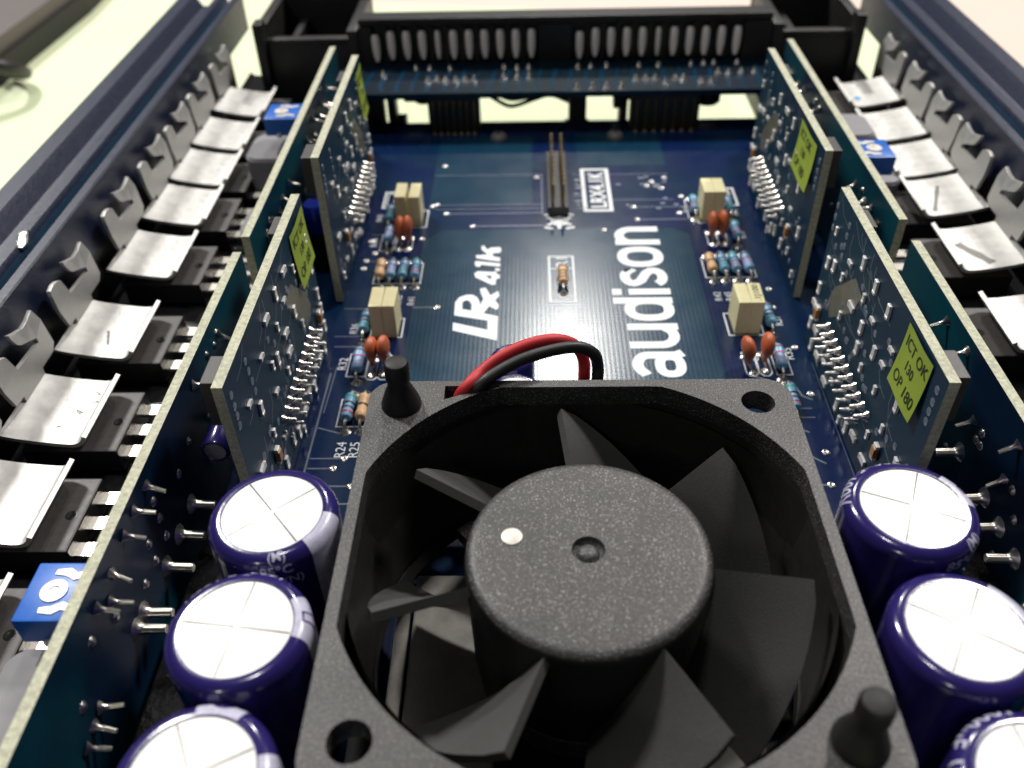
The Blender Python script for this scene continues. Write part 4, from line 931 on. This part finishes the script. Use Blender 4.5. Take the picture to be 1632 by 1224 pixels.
for x, y, lab in [(-25.2, 54.9, 'black rubber peg rising from the rear left corner of the fan'), (25.1, 5.0, 'black rubber peg in the near right corner of the fan')]:
    t = thing('rubber_peg', lab, 'peg', (x, y, 0), 'rubber pegs in the fan corners')
    bm = nb(); lathe(bm, peg, 28); obj('stem', bm, 'rubber', t, True)
    if x > 0: t.rotation_euler = (0, 0, 0)
bm = nb(); tube(bm, catmull([(-17.6, 58.4, 10), (-17.6, 58.3, 22), (-17.3, 57.8, 28.4), (-15.8, 58.6, 30.5), (-14.1, 61.0, 30.8), (-11.1, 63.0, 32.1), (-7.0, 65.0, 32.8), (-3.2, 66.5, 32.4), (-0.3, 67.5, 30.6), (1.2, 67.7, 27.6), (1.3, 66.6, 24.0), (0.8, 65.4, 16), (0, 66, 0)], 8), 0.92, 14)
tag(obj('red_wire', bm, 'red', None, True), 'red wire arching from the fan notch over its rear edge', 'wire')
bm = nb(); tube(bm, catmull([(-15.3, 58.6, 10), (-15.3, 58.5, 22), (-15.2, 58.1, 28.8), (-13.8, 58.6, 30.8), (-11.4, 60.4, 31.5), (-7.9, 62.4, 32.1), (-3.7, 64.5, 32.0), (0.1, 65.8, 31.5), (2.5, 66.2, 30.0), (3.3, 66.2, 27.7), (3.2, 65.2, 24.5), (2.6, 64.4, 16), (2.4, 65, 0)], 8), 0.92, 14)
tag(obj('black_wire', bm, 'blackwire', None, True), 'black wire arching beside the red one behind the fan', 'wire')

# under the fan: a nickel-plated choke casing on the board
t = thing('transformer', 'worn metal-cased transformer glimpsed between the fan blades', 'transformer', (0, 30, 0))
bm = nb(); box(bm, -24.6, -12.0, -24, 16.5, 0.1, 2.0, 0, 0.3); obj('plate', bm, 'steel', t)
bm = nb(); box(bm, 15.6, 23.5, -17, -8, 0.1, 2.0, 0, 0.3); obj('end_plate', bm, 'steel', t)
bm = nb(); box(bm, -27.2, -25.1, -23, 15.5, 0.1, 1.6, 0, 0.2); obj('side_strip', bm, 'steel', t)
bm = nb(); box(bm, -11.9, 27.5, -7.9, 27, 0.1, 3.0, 0, 0.4); box(bm, -11.9, 15.4, -28, -8, 0.1, 3.2, 0, 0.4); obj('shade_core', bm, 'rubber', t)  # black blocks put in to keep the gaps between the blades dark
bm = nb(); box(bm, -8.0, -2.0, -26.0, -22.6, 2.0, 4.2, 0, 0.3); box(bm, -8.0, -2.0, -29.5, -26.6, 1.8, 3.4, 0, 0.3); obj('winding', bm, 'plastic', t)

# ------------------------------------------------------------------ connector board, sockets and end panel at the back
t = thing('connector_board', 'blue connector board raised on black blocks at the rear', 'circuit board')
bm = nb(); box(bm, -64, 70, 208.2, 234, 10.4, 12.0)
for f in bm.faces:
    f.normal_update(); f.material_index = 0 if abs(f.normal.z) > 0.5 else 1
obj('board', bm, ['darkpcb', 'board'], t)
dots = [(-50.7, 222.5), (-41.3, 226.7), (-37.1, 226.3), (-31.0, 226.3), (-14.7, 226.6), (-10.8, 225.6), (-7.3, 226.1), (-36.9, 217.0), (-34.3, 218.3), (-31.6, 217.3), (-28.7, 217.1), (-26.0, 217.5), (-23.3, 217.4), (-14.7, 219.5), (-10.7, 218.6), (-7.2, 219.2), (7.4, 225.8), (11.3, 226.2), (16.0, 226.6), (25.7, 226.1), (31.5, 226.4), (41.3, 227.1), (45.0, 227.0), (48.1, 227.4), (55.1, 227.6),
        (55.0, 220.6), (51.2, 219.7), (48.3, 220.4), (58.8, 220.5), (23.7, 216.1), (26.6, 216.5), (29.4, 216.4), (32.0, 213.2), (35.2, 216.2), (37.6, 216.1), (42.2, 213.3), (45.2, 213.7), (6.4, 210.7), (10.8, 211.0), (14.9, 210.9), (19.1, 210.7)]
bm = nb()
for x, y in dots: lathe(bm, [(1.0, 12.0), (0.9, 12.2), (0.5, 12.9), (0.3, 13.4)], 10, c=(x, y, 0))
obj('solder_joint', bm, 'solder', t, True)['kind'] = 'stuff'
bm = nb()
for k in range(26): x = -55 + 4.57 * k; stroke(bm, [(x + random.uniform(-1, 1), 209.4), (x + random.uniform(-.5, .5), 215), (x + 1.2, 226)], random.uniform(0.6, 1.4), 12.03)
obj('copper_track', bm, 'pour', t)['kind'] = 'stuff'
for x0, x1, lab in [(-36.6, -21.6, 'left black connector block between the rear boards'), (22.2, 41.6, 'right black connector block between the rear boards')]:
    t = thing('connector_block', lab, 'connector', ((x0 + x1) / 2, 210, 0), 'black blocks between the two rear boards')
    wd = (x1 - x0) / 2
    bm = nb(); box(bm, -wd, wd, -1.2, 3.5, 0.05, 10.35, 0, 0.2); obj('housing', bm, 'plastic', t)
    for k in range(7):
        bm = nb(); xx = -wd + 1.6 + (2 * wd - 3.2) * k / 6; tube(bm, [(xx, -0.9, 9.4), (xx, -2.2, 9.0), (xx, -2.5, 6), (xx, -2.3, 0.0)], 0.28, 6); lathe(bm, [(0.8, 0.02), (0.6, 0.3), (0.3, 0.6)], 8, c=(xx, -2.3, 0)); obj('contact_pin', bm, 'gold', t, True)
def stand(name, label, cat, parts):
    t = thing(name, label, cat)
    for nm, fn, mt in parts:
        bm = nb(); fn(bm); obj(nm, bm, mt, t, True)
stand('post', 'black square post between the rear boards, just right of centre', 'post', [('shaft', lambda b: box(b, 4.6, 9.8, 216, 220, -1.6, 10.4, 0, 0.2), 'plastic'), ('foot', lambda b: box(b, 3.6, 10.8, 215.6, 220.5, -6, -1.6, 0, 0.2), 'plastic')])
stand('post', 'black square post between the rear boards at their left end', 'post', [('shaft', lambda b: box(b, -58, -50.5, 214.5, 219, -1.6, 10.4, 0, 0.2), 'plastic'), ('foot', lambda b: box(b, -59, -49.5, 216, 220, -6, -1.6, 0, 0.2), 'plastic')])
for x, y, r, hh, lab in [(45.8, 219.0, 3.9, 6.6, 'black round capacitor hanging under the rear board near its right end'), (20.5, 216.5, 3.6, 3.6, 'short black part hanging under the rear board beside the right block'), (-38.5, 217, 3.4, 4.2, 'short black part hanging under the rear board beside the left block'), (-3, 219, 2.4, 2.6, 'tiny black part hanging under the rear board near the wires')]:
    t = thing('hanging_capacitor', lab, 'capacitor', (x, y, 0), 'black parts hanging under the rear board')
    bm = nb(); lathe(bm, [(r - 0.7, 10.4 - hh), (r, 11.1 - hh), (r, 10.4)], 20); obj('sleeve', bm, 'rubber', t, True)
    bm = nb(); lathe(bm, [(r + 0.25, 10.0), (r + 0.25, 10.38)], 20); obj('collar', bm, 'plastic', t)
stand('socket', 'stepped black socket in the gap left of the left connector block', 'socket', [('shell', lambda b: (box(b, -49.6, -47.0, 216, 221, -4, 10.3, 0, 0.2), box(b, -47.2, -44.5, 217, 221, -4, 0.6, 0, 0.2)), 'plastic'), ('latch', lambda b: box(b, -44.6, -40.0, 217.5, 221, 5.6, 10.3, 0, 0.2), 'plastic')])
stand('socket', 'stepped black socket in the gap right of the centre post', 'socket', [('shell', lambda b: (box(b, 17.8, 22.0, 216, 221, 3.4, 10.3, 0, 0.2), box(b, 19.6, 22.0, 216, 221, -5, 3.5, 0, 0.2)), 'plastic'), ('latch', lambda b: box(b, 41.8, 43.4, 216, 221, -5, 10.3, 0, 0.2), 'plastic')])
for dz, lab in [(0.0, 'upper black wire looping under the rear board'), (-1.4, 'lower black wire sagging under the rear board')]:
    bm = nb(); tube(bm, catmull([(-20, 221, 8 + dz), (-17, 221, 6.4 + 1.4 * dz), (-12.5, 221, 4.6 + 1.5 * dz), (-6, 221, 5.6 + 0.8 * dz), (-1, 221, 6.2 + dz * 0.3), (4, 221, 4.6 + dz * 0.4), (8, 222, 3.0 + dz)], 7), 0.62, 8)
    tag(obj('black_wire', bm, 'blackwire', None, True), lab, 'wire')

EP = thing('end_panel', 'black plastic end panel with two rows of terminals across the back', 'end panel')
bm = nb()
box(bm, -58.4, 65.2, 234.2, 240.5, 12.0, 24.6, 0, 0.3)
box(bm, -58.4, 65.2, 232.6, 235.0, 22.9, 25.0, 0, 0.4)
box(bm, -58.4, -54.6, 231.6, 234.1, 12.05, 22.8); box(bm, 57.0, 65.2, 231.6, 234.1, 12.05, 22.8); box(bm, -4.2, 5.6, 231.8, 234.1, 12.05, 22.8)
for xs in ([-55.0 + 4.6 * k for k in range(1, 11)], [5.8 + 4.6 * k for k in range(1, 11)]):
    for x in xs: box(bm, x - 0.55, x + 0.55, 232.0, 234.1, 12.1, 22.8)
obj('terminal_housing', bm, 'plastic', EP)
bm = nb(); box(bm, -58.2, 65.0, 240.6, 243.2, 5, 22.6, 0, 0.4); obj('rear_rib', bm, 'plastic', EP)
bm = nb(); box(bm, -58.0, 64.8, 243.4, 286, 3.0, 5.0, 0, 0.3); obj('unseen_tray_floor', bm, 'plastic', EP)  # unseen tray bottom, added to shade the mat under the rear gap
for s, x0, x1 in ((-1, -90, -58.8), (1, 65.6, 92.4)):
    bm = nb()
    box(bm, x0, x1, 233.2, 236, -6, 17.8, 0, 0.4); box(bm, x0, x1, 262, 266, -6, 24, 0, 0.4)
    xo0, xo1 = (x0, x0 + 3) if s < 0 else (x1 - 3, x1)
    box(bm, xo0, xo1, 236.1, 261.9, -6, 23, 0, 0.4); box(bm, min(xo0, xo1), max(xo0, xo1), 230.5, 236.2, -6.2, 24.6, 0, 0.6)
    box(bm, x0 + 3.1, x1, 236.1, 261.9, 8, 10); xi0, xi1 = (x1 - 3, x1) if s < 0 else (x0, x0 + 3)
    box(bm, xi0, xi1, 231.2, 262, -5.9, 22.2, 0, 0.4)
    box(bm, x0 + 3.2, x1 - 3.2, 233.0, 235.2, 17.4, 19.4, 0, 0.5); box(bm, x0 + 8, x0 + 10, 236.2, 261.8, 10, 16)
    box(bm, x0 + 4, x1 - 4, 236.4, 238.4, 15.5, 18.6, 0, 0.4)
    obj('corner_tray', bm, 'plastic', EP, True)
bm = nb(); lathe(bm, [(0.45, 13.6), (0.95, 15.2), (1.15, 17), (1.15, 20.6), (0.8, 21.6)], 12, 'Z', (0, 0, 0), 0, 1.0, 0.35); p0 = obj('terminal_blade', bm, 'termpin', EP, True)
p0.location = (-52.4, 231.5, 0)
xs = [-52.4 + 4.61 * k for k in range(11)] + [7.9 + 4.6 * k for k in range(11)]
for k, x in enumerate(xs):
    o = p0 if k == 0 else inst(p0, EP, (x, 231.5, 0))
    o.rotation_euler = (R(-14), 0, R(-x * 0.25)); o.location = (x, 231.3 - 4.3, 0.5); o.scale = (0.7 if k in (4, 16) else 1.0, 1, 1 if k % 11 else 0.96)

# ------------------------------------------------------------------ what lies on the worktop behind the left wall
t = thing('instrument', 'blurred grey-brown boxed instrument on the mat in the top left corner', 'instrument', (-268, 378, -24.2))
bm = nb(); plate(bm, [(-110, -100), (44, -96), (48, 20), (40, 160), (-140, 150)], [], lambda u, v, tt: (u, v, tt), 0.2, 15); obj('case', bm, 'device', t)
bm = nb(); plate(bm, [(-112, -102), (46, -98), (50, 21), (42, 163), (-143, 153)], [], lambda u, v, tt: (u, v, tt), 0, 9); obj('foot_band', bm, 'rubber', t)
bm = nb(); tube(bm, catmull([(-245, 252, -20), (-234, 268, -14), (-224, 280, -9), (-214, 290, -8), (-207, 297, -12), (-208, 308, -18), (-218, 316, -21)], 6), 2.6, 10)
tag(obj('cable', bm, 'blackwire', None, True), 'thick black cable lying in front of the grey-brown instrument', 'cable')
bm = nb(); tube(bm, catmull([(-258, 244, -20), (-232, 242, -18), (-216, 250, -19), (-212, 266, -21)], 6), 3.4, 10)
tag(obj('cable', bm, 'blackwire', None, True), 'short black cable stub at the left picture edge', 'cable')
for o in bpy.data.objects:
    if o.type == 'MESH' and o.data.users == 0: bpy.data.objects.remove(o)
